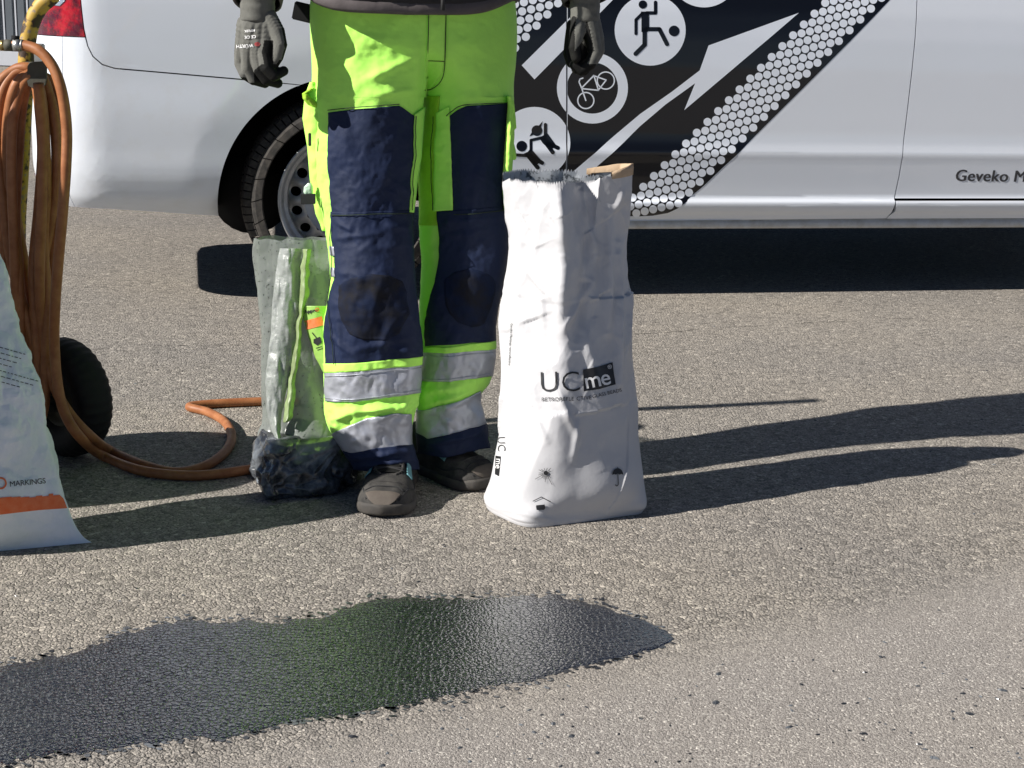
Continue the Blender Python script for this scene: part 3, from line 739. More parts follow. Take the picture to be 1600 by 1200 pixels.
# wheel (thing's part) with tyre, rim and holes as sub-parts
def lathe_pts(prof, c, ax, n, jit=None):
    ax = ax / np.linalg.norm(ax); u = VS; w = VZ if abs(ax @ VZ) < .5 else VN
    u = np.cross(w, ax); u /= np.linalg.norm(u); w = np.cross(ax, u)
    return np.array([[c + ax * h + r * (u * math.cos(a) + w * math.sin(a)) for a in np.linspace(0, 2 * math.pi, n, endpoint=False)] for r, h in prof])
def van_wheel(s0, n0, near=True):
    c = VO + s0 * VS + n0 * VN + .335 * VZ
    wh = bpy.data.objects.new('wheel', None); col.objects.link(wh); wh.location = c; wh.parent = van; wh.matrix_parent_inverse = Matrix.Translation(-van.location)
    ax = VN if near else -VN
    def sub(o): o.parent = wh; o.matrix_parent_inverse = Matrix.Translation(-Vector(c)); return o
    prof = [(.205, -.02), (.222, -.006), (.235, .002), (.262, .010), (.285, .010), (.300, .004), (.312, -.008), (.318, -.016), (.3185, -.020), (.3185, -.20), (.31, -.21), (.28, -.23), (.22, -.22)]
    P = lathe_pts(prof, c, ax, 96); tyre = obj('tyre', P.reshape(-1, 3), grid_faces(len(prof), 96, True), MT['rubber_dark'], None); sub(tyre)
    tyre.parent = wh
    # tread and shoulder blocks, raised off the carcass
    V, F = [], []
    u = np.cross(VZ, ax); u /= np.linalg.norm(u)
    def rr(r, h, a): return c + ax * h + r * (u * math.cos(a) + VZ * math.sin(a))
    nb = 78
    for k in range(nb):
        a0 = 2 * math.pi * k / nb; a1 = a0 + 2 * math.pi / nb * .84
        for (r_in, h_in, r_out, h_out, sk) in ((.306, -.004, .3265, -.021, .0), (.3265, -.021, .333, -.048, .0), (.333, -.054, .335, -.088, .02), (.335, -.095, .335, -.135, .0)):
            b = len(V)
            for r_, h_ in ((r_in, h_in), (r_out, h_out)):
                for a in (a0, (a0 + a1) / 2, a1): V.append(rr(r_, h_, a + sk))
            for r_, h_ in ((r_in, h_in), (r_out, h_out)):
                for a in (a0, (a0 + a1) / 2, a1): V.append(rr(r_ - .010, h_ - .003, a + sk))
            F += [[b + i for i in f] for f in ((0, 1, 4, 3), (1, 2, 5, 4), (6, 7, 1, 0), (7, 8, 2, 1), (3, 4, 10, 9), (4, 5, 11, 10), (0, 3, 9, 6), (2, 8, 11, 5))]
    sub(obj('tread', V, F, MT['rubber'], None, smooth=False))
    V, F = [], []                                            # raised sidewall ribs with cuts
    for k in range(26):
        a0 = 2 * math.pi * k / 26; a1 = a0 + 2 * math.pi / 26 * .955
        b = len(V)
        for a, sh in ((a0, .0), (a0 + (a1 - a0) * .5, .0), (a1, .0)):
            for r_, h_ in ((.268, .012), (.272, .0165), (.292, .0125), (.3015, .0055), (.304, .000)): V.append(rr(r_, h_, a + (r_ - .285) * 1.2))
        for i in range(2):
            for j in range(4): F.append((b + i * 5 + j, b + i * 5 + j + 1, b + (i + 1) * 5 + j + 1, b + (i + 1) * 5 + j))
    sub(obj('sidewall_rib', V, F, MT['rubber'], None, smooth=False))
    # rim: flange and barrel, then disc with holes
    prof = [(.205, -.03), (.214, -.008), (.219, .000), (.2205, .004), (.217, .006), (.211, .003), (.205, -.006), (.201, -.018), (.197, -.023), (.190, -.024), (.186, -.030), (.184, -.045), (.183, -.075)]
    P = lathe_pts(prof, c, ax, 96); rim = sub(obj('rim', P.reshape(-1, 3), grid_faces(len(prof), 96, True), MT['rim_steel'], None))
    nh, rh, hr = 16, .160, .0165
    V, F = [], []
    def disc_h(r): return float(np.interp(r, [0, .05, .07, .085, .12, .135, .16, .178, .186], [-.030, -.030, -.026, -.044, -.040, -.030, -.042, -.058, -.064]))
    nseg = 12
    for k in range(nh):
        ac = 2 * math.pi * (k + .5) / nh + .05; half = math.pi / nh; b = len(V)
        cc = np.array([rh * math.cos(ac), rh * math.sin(ac)])
        # inner ring = hole, outer ring = the wedge's border
        outer = []
        for i in range(nseg * 2):
            th = 2 * math.pi * i / (nseg * 2); d = np.array([math.cos(th + ac), math.sin(th + ac)])
            lo, hi = 0, .08
            for _ in range(18):
                md = (lo + hi) / 2; q = cc + d * md; rr_ = np.hypot(*q); aa = (math.atan2(q[1], q[0]) - ac + math.pi) % (2 * math.pi) - math.pi
                if .132 < rr_ < .186 and abs(aa) < half: lo = md
                else: hi = md
            outer.append(cc + d * lo)
        inner = [cc + hr * np.array([math.cos(2 * math.pi * i / (nseg * 2) + ac), math.sin(2 * math.pi * i / (nseg * 2) + ac)]) for i in range(nseg * 2)]
        lay = [outer, inner, inner]; dz = [0, 0, -.012]
        for L_, z_ in zip(lay, dz):
            for q in L_: V.append(c + ax * (disc_h(np.hypot(*q)) + z_) + u * q[0] + VZ * q[1])
        F += grid_faces(3, nseg * 2, True, b)
    sub(obj('wheel_disc', V, F, MT['rim_steel'], None, smooth=True))
    prof = [(.1325, -.0312), (.12, -.040), (.10, -.0435), (.088, -.044), (.078, -.034), (.070, -.026), (.05, -.024), (.034, -.022), (.032, -.010), (.028, -.006), (.001, -.004)]
    P = lathe_pts(prof, c, ax, 64); sub(obj('hub', P.reshape(-1, 3), grid_faces(len(prof), 64, True), MT['rim_steel'], None))
    for k in range(5):
        a = 2 * math.pi * k / 5; p = c + .056 * (u * math.cos(a) + VZ * math.sin(a))
        o = tube('wheel_bolt', [p + ax * (-.026), p + ax * (-.008)], .010, MT['zinc'], None, n=6, res=1); sub(o)
    P = lathe_pts([(.183, -.10), (.02, -.10)], c, ax, 32); sub(obj('brake_drum', P.reshape(-1, 3), grid_faces(2, 32, True), MT['void'], None))
van_wheel(0, -.030); van_wheel(3.2, -.03)
for s_ in (0, 3.2): van_wheel(s_, -1.93 + .03, False)

# graphics (flat print following the side)
GAPS = ((885.6, 1.25),)
blackp = [(1392, -2), (1160, 233), (1127, 264), (1100, 290), (1072, 316), (1058, 326), (1043, 333), (1020, 337), (1000, 338), (800, 335), (755, 334), (748, 260), (655, 110), (765, 0), (812, -45), (1436, -45)]
van_print('graphic_panel', shape_bm([blackp]), MT['decal_black'], .0006, gaps=GAPS)
dots = []
for k in range(-5, 23):
    for j in range(9):
        x, y = 1005 + 16.72 * k + 13.1 * j, 291.8 - 16.9 * k - 3.1 * j
        if -44 < y < 334: dots.append(disc(x, y, 6.35, 18))
for k in range(-6, 6):
    for j in range(9):
        x, y = 871.7 + 16.75 * (-k) - 14 * j, 5 + 17.5 * k + 3.2 * j
        if y > -44 and not (abs(x - 885.5) < 1): dots.append(disc(x, y, 6.45, 18))
bm = shape_bm(dots); tag(van_print('dot_pattern', bm, MT['decal_white'], .0012, gaps=GAPS), kind='stuff')
W_ = []
W_.append([(815, 102), (835, 124), (990, -34), (962, -44)])
W_.append([(885, 277), (920, 247), (955, 216), (1000, 178), (1050, 143), (1093, 110), (1107, 71), (1248, 20), (1160, 95), (1069, 172), (1086, 130), (1040, 163), (1000, 197), (975, 222), (935, 258), (905, 285), (880, 306), (860, 318), (850, 310)])
bm = shape_bm(W_); van_print('graphic_arrow', bm, MT['decal_white'], .0012, gaps=GAPS)
bm = shape_bm([disc(1015.7, 47, 55.5, 56)]); van_print('graphic_roundel', bm, MT['decal_white'], .0012)
bm = shape_bm([[(x, max(y, -44)) for x, y in disc(1100, -44, 55.5, 56) if y >= -44.5]]); van_print('graphic_roundel', bm, MT['decal_white'], .0012)
bm = shape_bm(ringp(925.5, 137.5, 40, 55.5, 56)); van_print('graphic_roundel', bm, MT['decal_white'], .0012, gaps=GAPS)
bm = shape_bm([disc(835, 223, 56, 56)]); van_print('graphic_roundel', bm, MT['decal_white'], .0012, gaps=GAPS)
g = [disc(1004.2, 7, 6.6), disc(1053, 48.3, 8.4), [(1001, 18), (1014, 18), (1014, 41), (1012, 50), (1002, 50), (1002, 30)]]
g += stroke([(1004, 20.5), (993.5, 31), (993.5, 52.5)], 5) + stroke([(1010, 20.2), (1024, 20.2), (1024, 3.5)], 5.4)
g += stroke([(1009, 45.5), (1030, 45.5), (1042, 69)], 6.6) + stroke([(1007, 46), (1007, 70), (993, 84)], 7)
k1 = [disc(838.7, 204, 8.4), disc(815, 228.3, 8.4), [(841, 197), (848, 189), (845, 199)], [(831, 206), (827, 213), (835, 210)]]
k1 += stroke([(852, 194.5), (852, 213)], 5.2) + stroke([(851, 214), (829.5, 219), (829.5, 236)], 4.6) + stroke([(850, 215), (857, 224), (871.5, 231)], 6.4) + stroke([(848, 217), (863.5, 238)], 6.4) + [[(842, 215), (855, 208), (869, 227), (860, 235), (848, 224)]]
k1 += stroke([(806, 242), (822, 243)], 5) + stroke([(829, 236), (824, 243)], 6) + stroke([(826, 242), (847, 254.5)], 6.4) + stroke([(824, 242), (840, 262)], 6.4) + [[(818, 240), (831, 234), (846, 251), (837, 259), (825, 248)]]
for i, gg in enumerate((g, k1)):
    van_print('graphic_figure', [q for pl in gg for q in shape_bm([pl])], MT['decal_black'], .0018)
bk = ringp(915.2, 157, 11.6, 13.6, 30) + ringp(946.4, 125.8, 12.4, 14.4, 30)
for a in ([(915.2, 157), (908.8, 138), (904.6, 128), (906, 123.5), (910.5, 122)], [(909.5, 136.5), (927.8, 118)], [(909.5, 138.5), (934.5, 141)], [(927.8, 118), (935, 141)], [(927, 118), (947, 125)], [(947, 125), (935, 140.5)]): bk += stroke(a, 2.1)
van_print('graphic_bicycle', shape_bm(bk), MT['decal_white'], .0012)
for dx_, of_ in ((0, .0006), (.7, .0008), (1.3, .0010)):
    bm = text_bm('Geveko Markings', (1490.5 + dx_, 282.5), (.9998, .015), (.0, -1), 25.5, shear=.18, space=1.04)
    van_print('side_lettering', bm, MT['decal_grey'], of_)

# ------------------------------------------------------------------ trousers surface
ROWS_A = dict(y=[-30, 10, 60, 100, 130, 160, 200, 260, 300, 345, 380, 410, 440, 475, 510, 545, 580, 620, 650, 675, 700, 725, 740],
              l=[489, 484, 485, 487, 487, 484, 482, 487, 493, 504, 513, 516, 517, 512, 506, 505, 506, 508, 510, 518, 536, 552, 556],
              r=[668, 668, 668, 667, 666, 662, 659, 653, 648, 643, 643, 645, 647, 651, 654, 657, 656, 655, 648, 643, 644, 652, 653])
ROWS_B = dict(y=[-30, 10, 60, 100, 130, 160, 200, 260, 300, 330, 370, 410, 440, 475, 510, 545, 580, 600, 620, 645, 670, 695, 712],
              l=[664, 664, 664, 663, 663, 661, 658, 655, 654, 654, 655, 658, 657, 656, 656, 657, 656, 654, 653, 655, 655, 655, 656],
              r=[800, 806, 808, 806, 803, 803, 802, 798, 794, 794, 793, 789, 784, 778, 773, 773, 771, 764, 750, 754, 760, 765, 762])
def D(tab, k, y): return spl(tab['y'], tab[k], y)
def yc_a(y): return spl([-30, 100, 200, 330, 470, 600, 740], [3.17, 3.17, 3.16, 3.13, 3.10, 3.09, 3.07], y)
def yc_b(y): return spl([-30, 100, 200, 330, 470, 600, 712], [3.25, 3.25, 3.245, 3.225, 3.195, 3.185, 3.175], y)
def rd_a(y): return spl([-30, 60, 150, 330, 470, 545, 600, 680, 740], [.115, .125, .112, .092, .098, .088, .084, .074, .060], y)
def rd_b(y): return spl([-30, 60, 150, 330, 470, 545, 600, 680, 712], [.115, .125, .112, .092, .095, .084, .080, .072, .066], y)
def fold(x, y, x0, y0, x1, y1, w, a):
    dx, dy = x1 - x0, y1 - y0; L2 = dx * dx + dy * dy; t = np.clip(((x - x0) * dx + (y - y0) * dy) / L2, 0, 1)
    d = np.hypot(x - x0 - t * dx, y - y0 - t * dy); tap = np.sin(np.pi * np.clip(t, .04, .96)) ** .6
    return a * np.exp(-(d / w) ** 2) * tap
FOLDS = [  # (x0,y0,x1,y1,width px, height m)
    (560, 130, 645, 92, 7, .007), (575, 150, 655, 140, 6, .006), (655, 60, 652, 140, 6, .006), (560, 60, 640, 75, 12, .004), (545, 100, 575, 60, 9, .003), (700, 150, 790, 152, 7, .004), (690, 60, 800, 90, 14, .003), (740, 110, 800, 150, 10, .003),
    (525, 345, 560, 362, 4, .0045), (528, 372, 600, 362, 4.5, .0040), (560, 395, 590, 370, 5, .003), (530, 425, 570, 428, 5, .0035), (575, 390, 640, 380, 7, .0035), (600, 352, 640, 356, 5, .003), (540, 440, 600, 432, 7, .003),
    (515, 520, 560, 556, 4, .0045), (530, 500, 540, 560, 4, .004), (560, 545, 640, 525, 6, .004), (545, 470, 575, 540, 8, .003), (600, 540, 655, 555, 5, .005), (625, 470, 655, 530, 8, .004), (620, 500, 650, 470, 7, .003),
    (515, 660, 560, 640, 6, .0075), (560, 642, 625, 633, 5, .0085), (520, 640, 550, 655, 5, .004), (590, 655, 650, 622, 5, .0065), (630, 648, 655, 628, 4, .006), (515, 680, 540, 655, 6, .005),
    (550, 715, 620, 708, 4, .006), (560, 728, 650, 716, 4, .006), (600, 706, 648, 702, 4, .005), (540, 600, 545, 625, 8, .002), (600, 590, 605, 620, 8, .002),
    (690, 350, 780, 340, 6, .003), (700, 370, 760, 360, 6, .003), (735, 500, 770, 520, 6, .0045), (700, 515, 765, 535, 6, .0035), (725, 470, 775, 450, 9, .003),
    (665, 612, 740, 600, 6, .006), (670, 632, 745, 608, 5, .006), (690, 640, 735, 620, 5, .004), (665, 695, 760, 672, 5, .005), (715, 425, 745, 515, 10, .0035),
    (540, 185, 545, 250, 8, .003), (575, 190, 570, 320, 12, .003), (610, 230, 590, 310, 10, .003), (720, 200, 740, 320, 16, .003), (760, 180, 750, 300, 12, .002)]
def wr(x, y, seed):
    h = .0042 * fbm(x / 46, y / 80, 0, seed, 3) + .0022 * ridged(x / 34 + y / 90, y / 46 - x / 80, seed + 5, 3) + .0006 * fbm(x / 6, y / 7, 0, seed + 9, 2)
    for f in FOLDS: h = h + fold(x, y, *f)
    amp = spl([-30, 60, 150, 330, 420, 560, 640, 740], [1.0, 1.1, .9, 1.2, 1.0, 1.3, 1.7, 1.6], y)
    return h * amp
def leg_p(which, th, y, off=0.0):
    """th: 0 = image right silhouette, pi/2 front, pi = image left"""
    T, yc, rd = (ROWS_A, yc_a, rd_a) if which == 'A' else (ROWS_B, yc_b, rd_b)
    th, y = np.broadcast_arrays(np.asarray(th, float), np.asarray(y, float))
    l, r = D(T, 'l', y), D(T, 'r', y); c, w = (l + r) / 2, (r - l) / 2
    cx, sx = np.cos(th), np.sin(th)
    x = c + w * cx; e = np.sign(sx) * np.abs(sx) ** (.95 - .20 * sstep(250, 420, y))
    dep = yc(y) - rd(y) * e
    h = wr(x, y, 11 if which == 'A' else 51) * np.clip(np.abs(sx), 0, 1) ** .5
    h = np.where(sx < 0, .5 * wr(x + 999, y, 77), h)
    P = at_y(x, y, dep)
    nx, ny = cx / np.maximum(w / 780, .02), -e / rd(y); nl = np.hypot(nx, ny); nrm = np.stack([nx / nl, ny / nl, 0 * nx], -1)
    return P + nrm * (np.where(sx < 0, h, h) + off)[..., None]
def th_of(which, x, y):
    T = ROWS_A if which == 'A' else ROWS_B; l, r = D(T, 'l', y), D(T, 'r', y)
    return np.arccos(np.clip((x - (l + r) / 2) / ((r - l) / 2), -1, 1))
def trunk_p(x, y, side, off=0.0):
    """front (side=+1) or back of the seat of the trousers"""
    lA, rA, lB, rB = D(ROWS_A, 'l', y), D(ROWS_A, 'r', y), D(ROWS_B, 'l', y), D(ROWS_B, 'r', y)
    c, w = (lA + rB) / 2, (rB - lA) / 2
    def b(x, l, r, rd): return rd * np.clip(1 - ((x - (l + r) / 2) / ((r - l) / 2)) ** 2, 0, 1) ** .475
    inA = (x <= rA); inB = (x >= lB)
    dA = yc_a(y) - side * b(x, lA, rA, rd_a(y)); dB = yc_b(y) - side * b(x, lB, rB, rd_b(y))
    dA = np.where(inA, dA, 9.0 * side); dB = np.where(inB, dB, 9.0 * side)
    legs = np.minimum(dA, dB) if side > 0 else np.maximum(dA, dB)
    q = np.clip((x - c) / w, -1, 1)
    pel = 3.21 + .05 * q - side * (.130 if side > 0 else .15) * (1 - q * q) ** .45
    k = sstep(70, 152, y); dep = legs * k + pel * (1 - k)
    dip = .014 * np.exp(-((x - 672) / 18) ** 2) * sstep(20, 110, y) * (1 - k)
    h = wr(x, y, 11) * (1 - sstep(655, 672, x)) + wr(x, y, 51) * sstep(655, 672, x)
    edge = np.clip(1 - q * q, 0, 1) ** .25
    return at_y(x, y, dep - side * (-dip + h * edge + off))

person = thing('person', 'worker in lime yellow and navy high visibility trousers, dark jacket and grey gloves, standing', 'person', (-.2, 3.12, 0))
def rectpatch(which, top, bot, left, right, ny, nx, off):
    """patch between curves given as callables/lists in picture units"""
    f = lambda c, q: np.interp(q, [p[0] for p in c], [p[1] for p in c])
    s = np.linspace(0, 1, nx)[None, :]; t = np.linspace(0, 1, ny)[:, None]
    ymid0 = np.mean([p[1] for p in top]); ymid1 = np.mean([p[1] for p in bot])
    yy = ymid0 + (ymid1 - ymid0) * t + 0 * s
    for _ in range(3):
        xl = f(left, yy); xr = f(right, yy); xx = xl + (xr - xl) * s
        yt = f(top, xx); yb = f(bot, xx); yy = yt + (yb - yt) * t
    return xx, yy
def patch(name, which, top, bot, left, right, m, off=.0022, thick=.0018, parent=person, ny=None, nx=None, trunk=False):
    ny = ny or max(6, int(abs(np.mean([p[1] for p in bot]) - np.mean([p[1] for p in top])) / 2.2)); nx = nx or max(6, int(abs(np.mean([p[1] for p in right]) - np.mean([p[1] for p in left])) / 2.2))
    xx, yy = rectpatch(which, top, bot, left, right, ny, nx, off)
    P = trunk_p(xx, yy, 1, off) if trunk else leg_p(which, th_of(which, xx, yy), yy, off)
    return grid_obj(name, P, m, parent, thick=thick, flip=True)

trou = bpy.data.objects.new('trousers', None); col.objects.link(trou); trou.location = person.location; trou.parent = person; trou.matrix_parent_inverse = Matrix.Translation(-person.location)
def trousers():
    V, F = [], []
    # seat
    ys = np.linspace(-28, 152, 90); nx = 120; u = np.cos(np.linspace(math.pi, 0, nx))
    rows = []
    for y in ys:
        lA, rB = D(ROWS_A, 'l', y), D(ROWS_B, 'r', y); c, w = (lA + rB) / 2, (rB - lA) / 2
        x = c + w * u; fr = trunk_p(x, np.full_like(x, y), 1); bk_ = trunk_p(x[::-1][1:-1], np.full(nx - 2, y), -1)
        rows.append(np.concatenate([fr, bk_]))
    P = np.array(rows); F += grid_faces(P.shape[0], P.shape[1], True, 0, True); V += list(P.reshape(-1, 3))
    for which, y0, y1 in (('A', 151, 726), ('B', 151, 700)):
        ys = np.linspace(y0, y1, 300); th = np.linspace(0, 2 * math.pi, 150, endpoint=False)
        P = leg_p(which, th[None, :], ys[:, None], -.0005); k = len(V); V += list(P.reshape(-1, 3)); F += grid_faces(P.shape[0], P.shape[1], True, k)
    o = obj('trouser_cloth', V, F, MT['hivis'], trou)
    return o
cloth = trousers()
KW = dict(parent=trou)
# navy panels of the image-left leg
patch('thigh_panel', 'A', [(512, 176), (560, 170), (622, 165), (630, 170), (645, 181)], [(517, 333), (580, 332), (641, 330)], [(176, 513), (250, 515), (330, 518)], [(165, 645), (185, 645), (250, 642), (330, 640)], MT['navy'], **KW)
patch('knee_panel', 'A', [(514, 331), (580, 330), (645, 328)], [(506, 569), (580, 564), (657, 556)],
      [(330, 517), (352, 517), (380, 523), (400, 526), (430, 529), (455, 520), (492, 513), (520, 508), (555, 511), (570, 511)], [(328, 643), (345, 643.5), (410, 646), (475, 651.3), (510, 654), (558, 656.5)], MT['navy'], off=.0035, **KW)
patch('knee_pad', 'A', [(532, 448), (550, 434), (580, 427), (605, 429), (628, 440), (634, 452)], [(532, 500), (548, 520), (572, 530), (605, 530), (624, 518), (634, 500)], [(430, 538), (450, 534), (480, 534), (505, 539), (528, 556)], [(430, 622), (455, 632), (490, 633), (528, 618)], MT['knee'], off=.0048, thick=.0015, **KW)
patch('side_tape', 'A', [(518, 384), (528, 385)], [(519, 399), (528, 400)], [(384, 519.5), (400, 520.5)], [(384, 526.5), (400, 527.5)], MT['reflect'], off=.0050, **KW)
patch('side_tape', 'A', [(522, 417), (530, 418)], [(523, 432), (531, 433)], [(417, 522), (432, 523.5)], [(417, 528.5), (433, 529.5)], MT['reflect'], off=.0055, **KW)
patch('lower_trim', 'A', [(506, 568), (580, 564), (657, 556)], [(506, 583), (580, 577), (657, 569)], [(560, 507), (585, 508)], [(555, 656), (585, 656)], MT['hivis_side'], off=.0036, **KW)
patch('reflective_band', 'A', [(506, 582), (560, 578), (657, 568)], [(506, 627), (560, 627), (657, 613)], [(580, 507.5), (627, 509.5)], [(560, 656), (620, 655)], MT['reflect'], off=.0030, **KW)
patch('reflective_band', 'A', [(510, 685), (540, 668), (575, 652), (610, 644.5), (645, 647)], [(520, 700), (552, 709), (590, 703), (645, 696)], [(670, 517), (683, 524), (700, 537), (712, 545)], [(640, 641), (700, 642)], MT['reflect'], off=.0034, **KW)
patch('trouser_hem', 'A', [(530, 701), (556, 706), (590, 699), (648, 693)], [(545, 732), (600, 737), (655, 733)], [(700, 541), (725, 552), (738, 556)], [(695, 645), (720, 651), (738, 653)], MT['navy'], off=.0042, thick=.004, **KW)
# image-right leg
patch('thigh_panel', 'B', [(700, 184), (715, 172), (730, 165), (795, 161)], [(706, 333), (785, 326)], [(165, 701), (260, 706), (330, 709)], [(160, 793), (250, 790), (325, 786)], MT['navy'], **KW)
patch('knee_panel', 'B', [(684, 330), (795, 322)], [(664, 541), (773, 532)], [(328, 684), (350, 686), (400, 687), (440, 683), (470, 675), (500, 667), (540, 664)], [(322, 793), (370, 792.5), (410, 788.5), (440, 783.5), (475, 777.5), (510, 772.7), (535, 772.7)], MT['navy'], off=.0035, **KW)
patch('knee_pad', 'B', [(696, 436), (712, 424), (735, 418), (758, 426), (770, 438)], [(698, 480), (715, 502), (735, 510), (755, 504), (768, 486)], [(418, 704), (440, 697), (480, 699), (510, 715)], [(418, 762), (445, 770), (480, 766), (510, 750)], MT['knee'], off=.0048, thick=.0015, **KW)
patch('lower_trim', 'B', [(656, 543), (700, 542), (773, 532)], [(656, 551), (700, 551), (773, 545)], [(540, 657.5), (552, 657.5)], [(530, 773), (550, 773)], MT['hivis_side'], off=.0036, **KW)
patch('reflective_band', 'B', [(656, 549), (700, 550), (773, 544)], [(656, 595), (700, 596), (765, 588)], [(545, 657.5), (600, 654.5)], [(540, 772.5), (575, 771), (592, 768)], MT['reflect'], off=.0030, **KW)
patch('reflective_band', 'B', [(654, 640), (668, 640), (700, 630), (752, 611)], [(655, 676), (672, 688), (700, 681), (762, 664)], [(635, 654.5), (680, 655.5)], [(608, 750), (640, 753), (668, 759.5)], MT['reflect'], off=.0034, **KW)
patch('trouser_hem', 'B', [(654, 673), (674, 684), (764, 660)], [(655, 707), (700, 712), (764, 700)], [(678, 655.5), (710, 657)], [(664, 759), (695, 764.5), (712, 763)], MT['navy'], off=.0042, **KW)
# front yoke edges: hi-vis lappets over the inner thigh and the gusset between the legs
patch('front_lappet', 'A', [(645, 178), (664, 165)], [(636, 331), (652, 333)], [(170, 645), (250, 642), (333, 637)], [(160, 661.5), (200, 658.5), (260, 652.5), (333, 644.3)], MT['hivis'], off=.0045, **KW)
patch('front_lappet', 'B', [(682, 178), (704, 165)], [(680, 330), (710, 327)], [(150, 686), (250, 680), (333, 680)], [(160, 703), (250, 706), (330, 709)], MT['hivis'], off=.0045, **KW)
patch('gusset', 'B', [(660, 150), (686, 150)], [(656, 352), (684, 352)], [(140, 664), (200, 658), (260, 655.3), (350, 654.7)], [(140, 690), (250, 679), (352, 685)], MT['gusset'], off=.0018, **KW)
patch('fly', 'A', [(668, 12), (698, 14)], [(666, 140), (680, 138)], [(10, 670), (80, 667), (140, 663)], [(10, 698), (90, 695), (115, 690), (140, 672)], MT['hivis'], off=.0035, trunk=True, **KW)
def seam(name, which, pts, m=MT['thread'], r=.0009, off=.003, trunk=False):
    pts = np.array(pts, float); t = np.arange(len(pts)); q = np.linspace(0, len(pts) - 1, len(pts) * 14)
    x, y = spl(t, pts[:, 0], q), spl(t, pts[:, 1], q)
    P = trunk_p(x, y, 1, off) if trunk else leg_p(which, th_of(which, x, y), y, off)
    return tube(name, P, r, m, trou, n=5, res=1)
for pts in ([(670, 12), (669, 60), (668, 95)], [(697, 14), (696, 70), (694, 110), (688, 128), (675, 139), (664, 141)], [(669, 95), (694, 96)]): seam('seam_stitching', 'A', pts, trunk=True, off=.0042)
for w_, pts in (('A', [(520, 352), (525, 420), (519, 480), (528, 568)]), ('A', [(519, 336), (580, 334), (640, 333)]), ('B', [(711, 334), (760, 331), (790, 327)]),
                ('A', [(515, 172), (560, 167), (620, 162)]), ('B', [(700, 181), (708, 174), (729, 163), (790, 160)]), ('A', [(645, 181), (643, 250), (639, 328)]), ('B', [(681, 182), (677, 250), (680, 328)])):
    seam('seam_stitching', w_, pts, off=.0068)
for w_, pts in (('A', [(509, 621), (560, 622), (655, 608)]), ('A', [(509, 588), (560, 583), (655, 573)]), ('B', [(657, 591), (700, 592), (766, 584)]), ('B', [(658, 555), (700, 556), (771, 549)]), ('B', [(673, 683), (700, 677), (759, 659)])):
    seam('tape_stitching', w_, pts, m=MT['reflect'], r=.0008, off=.0046)
# cargo pocket on the image-left thigh: a bellows pouch hanging proud
def pouch(name, rows, Y, dep, m, parent=trou, seed=1, curve=.9):
    ys = np.array([r[0] for r in rows], float); yy = np.linspace(ys[0], ys[-1], 70); l = np.interp(yy, ys, [r[1] for r in rows]); r_ = np.interp(yy, ys, [r[2] for r in rows])
    G = []
    for y, a, b in zip(yy, l, r_):
        th = np.linspace(0, 2 * math.pi, 36, endpoint=False); x = (a + b) / 2 + (b - a) / 2 * np.cos(th)
        dd = dep * np.sin(math.pi * np.clip((y - yy[0]) / (yy[-1] - yy[0]), .06, .94)) ** .4
        yd = Y - dd * np.sign(np.sin(th)) * np.abs(np.sin(th)) ** .6 - .003 * fbm(x / 14, np.full_like(x, y) / 18, 0, seed, 3)
        G.append(at_y(x, np.full_like(x, y), yd))
    G = np.array(G); n = len(th); V = list(G.reshape(-1, 3)); F = grid_faces(len(yy), n, True) + [tuple(range(n))[::-1], tuple(range((len(yy) - 1) * n, len(yy) * n))]
    return obj(name, V, F, m, parent)
pouch('cargo_pocket', [(128, 484, 492), (150, 476, 512), (185, 472.5, 515), (230, 480, 516), (280, 484, 517), (318, 490, 518), (335, 493, 517), (350, 500, 515), (361, 503, 508)], 3.145, .045, MT['hivis_side'], seed=5)
pouch('pocket_flap', [(138, 485, 492), (146, 472, 480), (154, 473, 488), (163, 480, 500), (172, 492, 507)], 3.12, .012, MT['gusset'], seed=8)
pouch('cargo_pocket', [(150, 792, 800), (165, 793, 803), (210, 790, 804), (260, 786, 801), (300, 785, 797), (325, 787, 793), (330, 788, 792)], 3.18, .035, MT['hivis_side'], seed=9)
pouch('pocket_flap', [(158, 795, 803), (185, 796, 806), (200, 798, 807), (203, 800, 804)], 3.17, .012, MT['hivis_side'], seed=18)
pouch('pocket_flap', [(216, 794, 801), (235, 795, 806), (247, 798, 807), (250, 802, 805)], 3.17, .012, MT['hivis_side'], seed=28)
box('pocket_strap', at_y(481.5, 311, 3.09), (.030, .003, .021), MT['lace'], trou, axes=[[.99, .1, .05], [-.1, .99, 0], [0, 0, 1]], bev=.001)
box('pocket_strap', at_y(484, 218, 3.09), (.006, .003, .026), MT['lace'], trou, bev=.001)
pouch('pocket_tab', [(286, 481, 486), (292, 475, 489), (300, 474, 489), (312, 481, 488)], 3.10, .006, mat('pale_plastic', (.50, .68, .52), .3), seed=3)

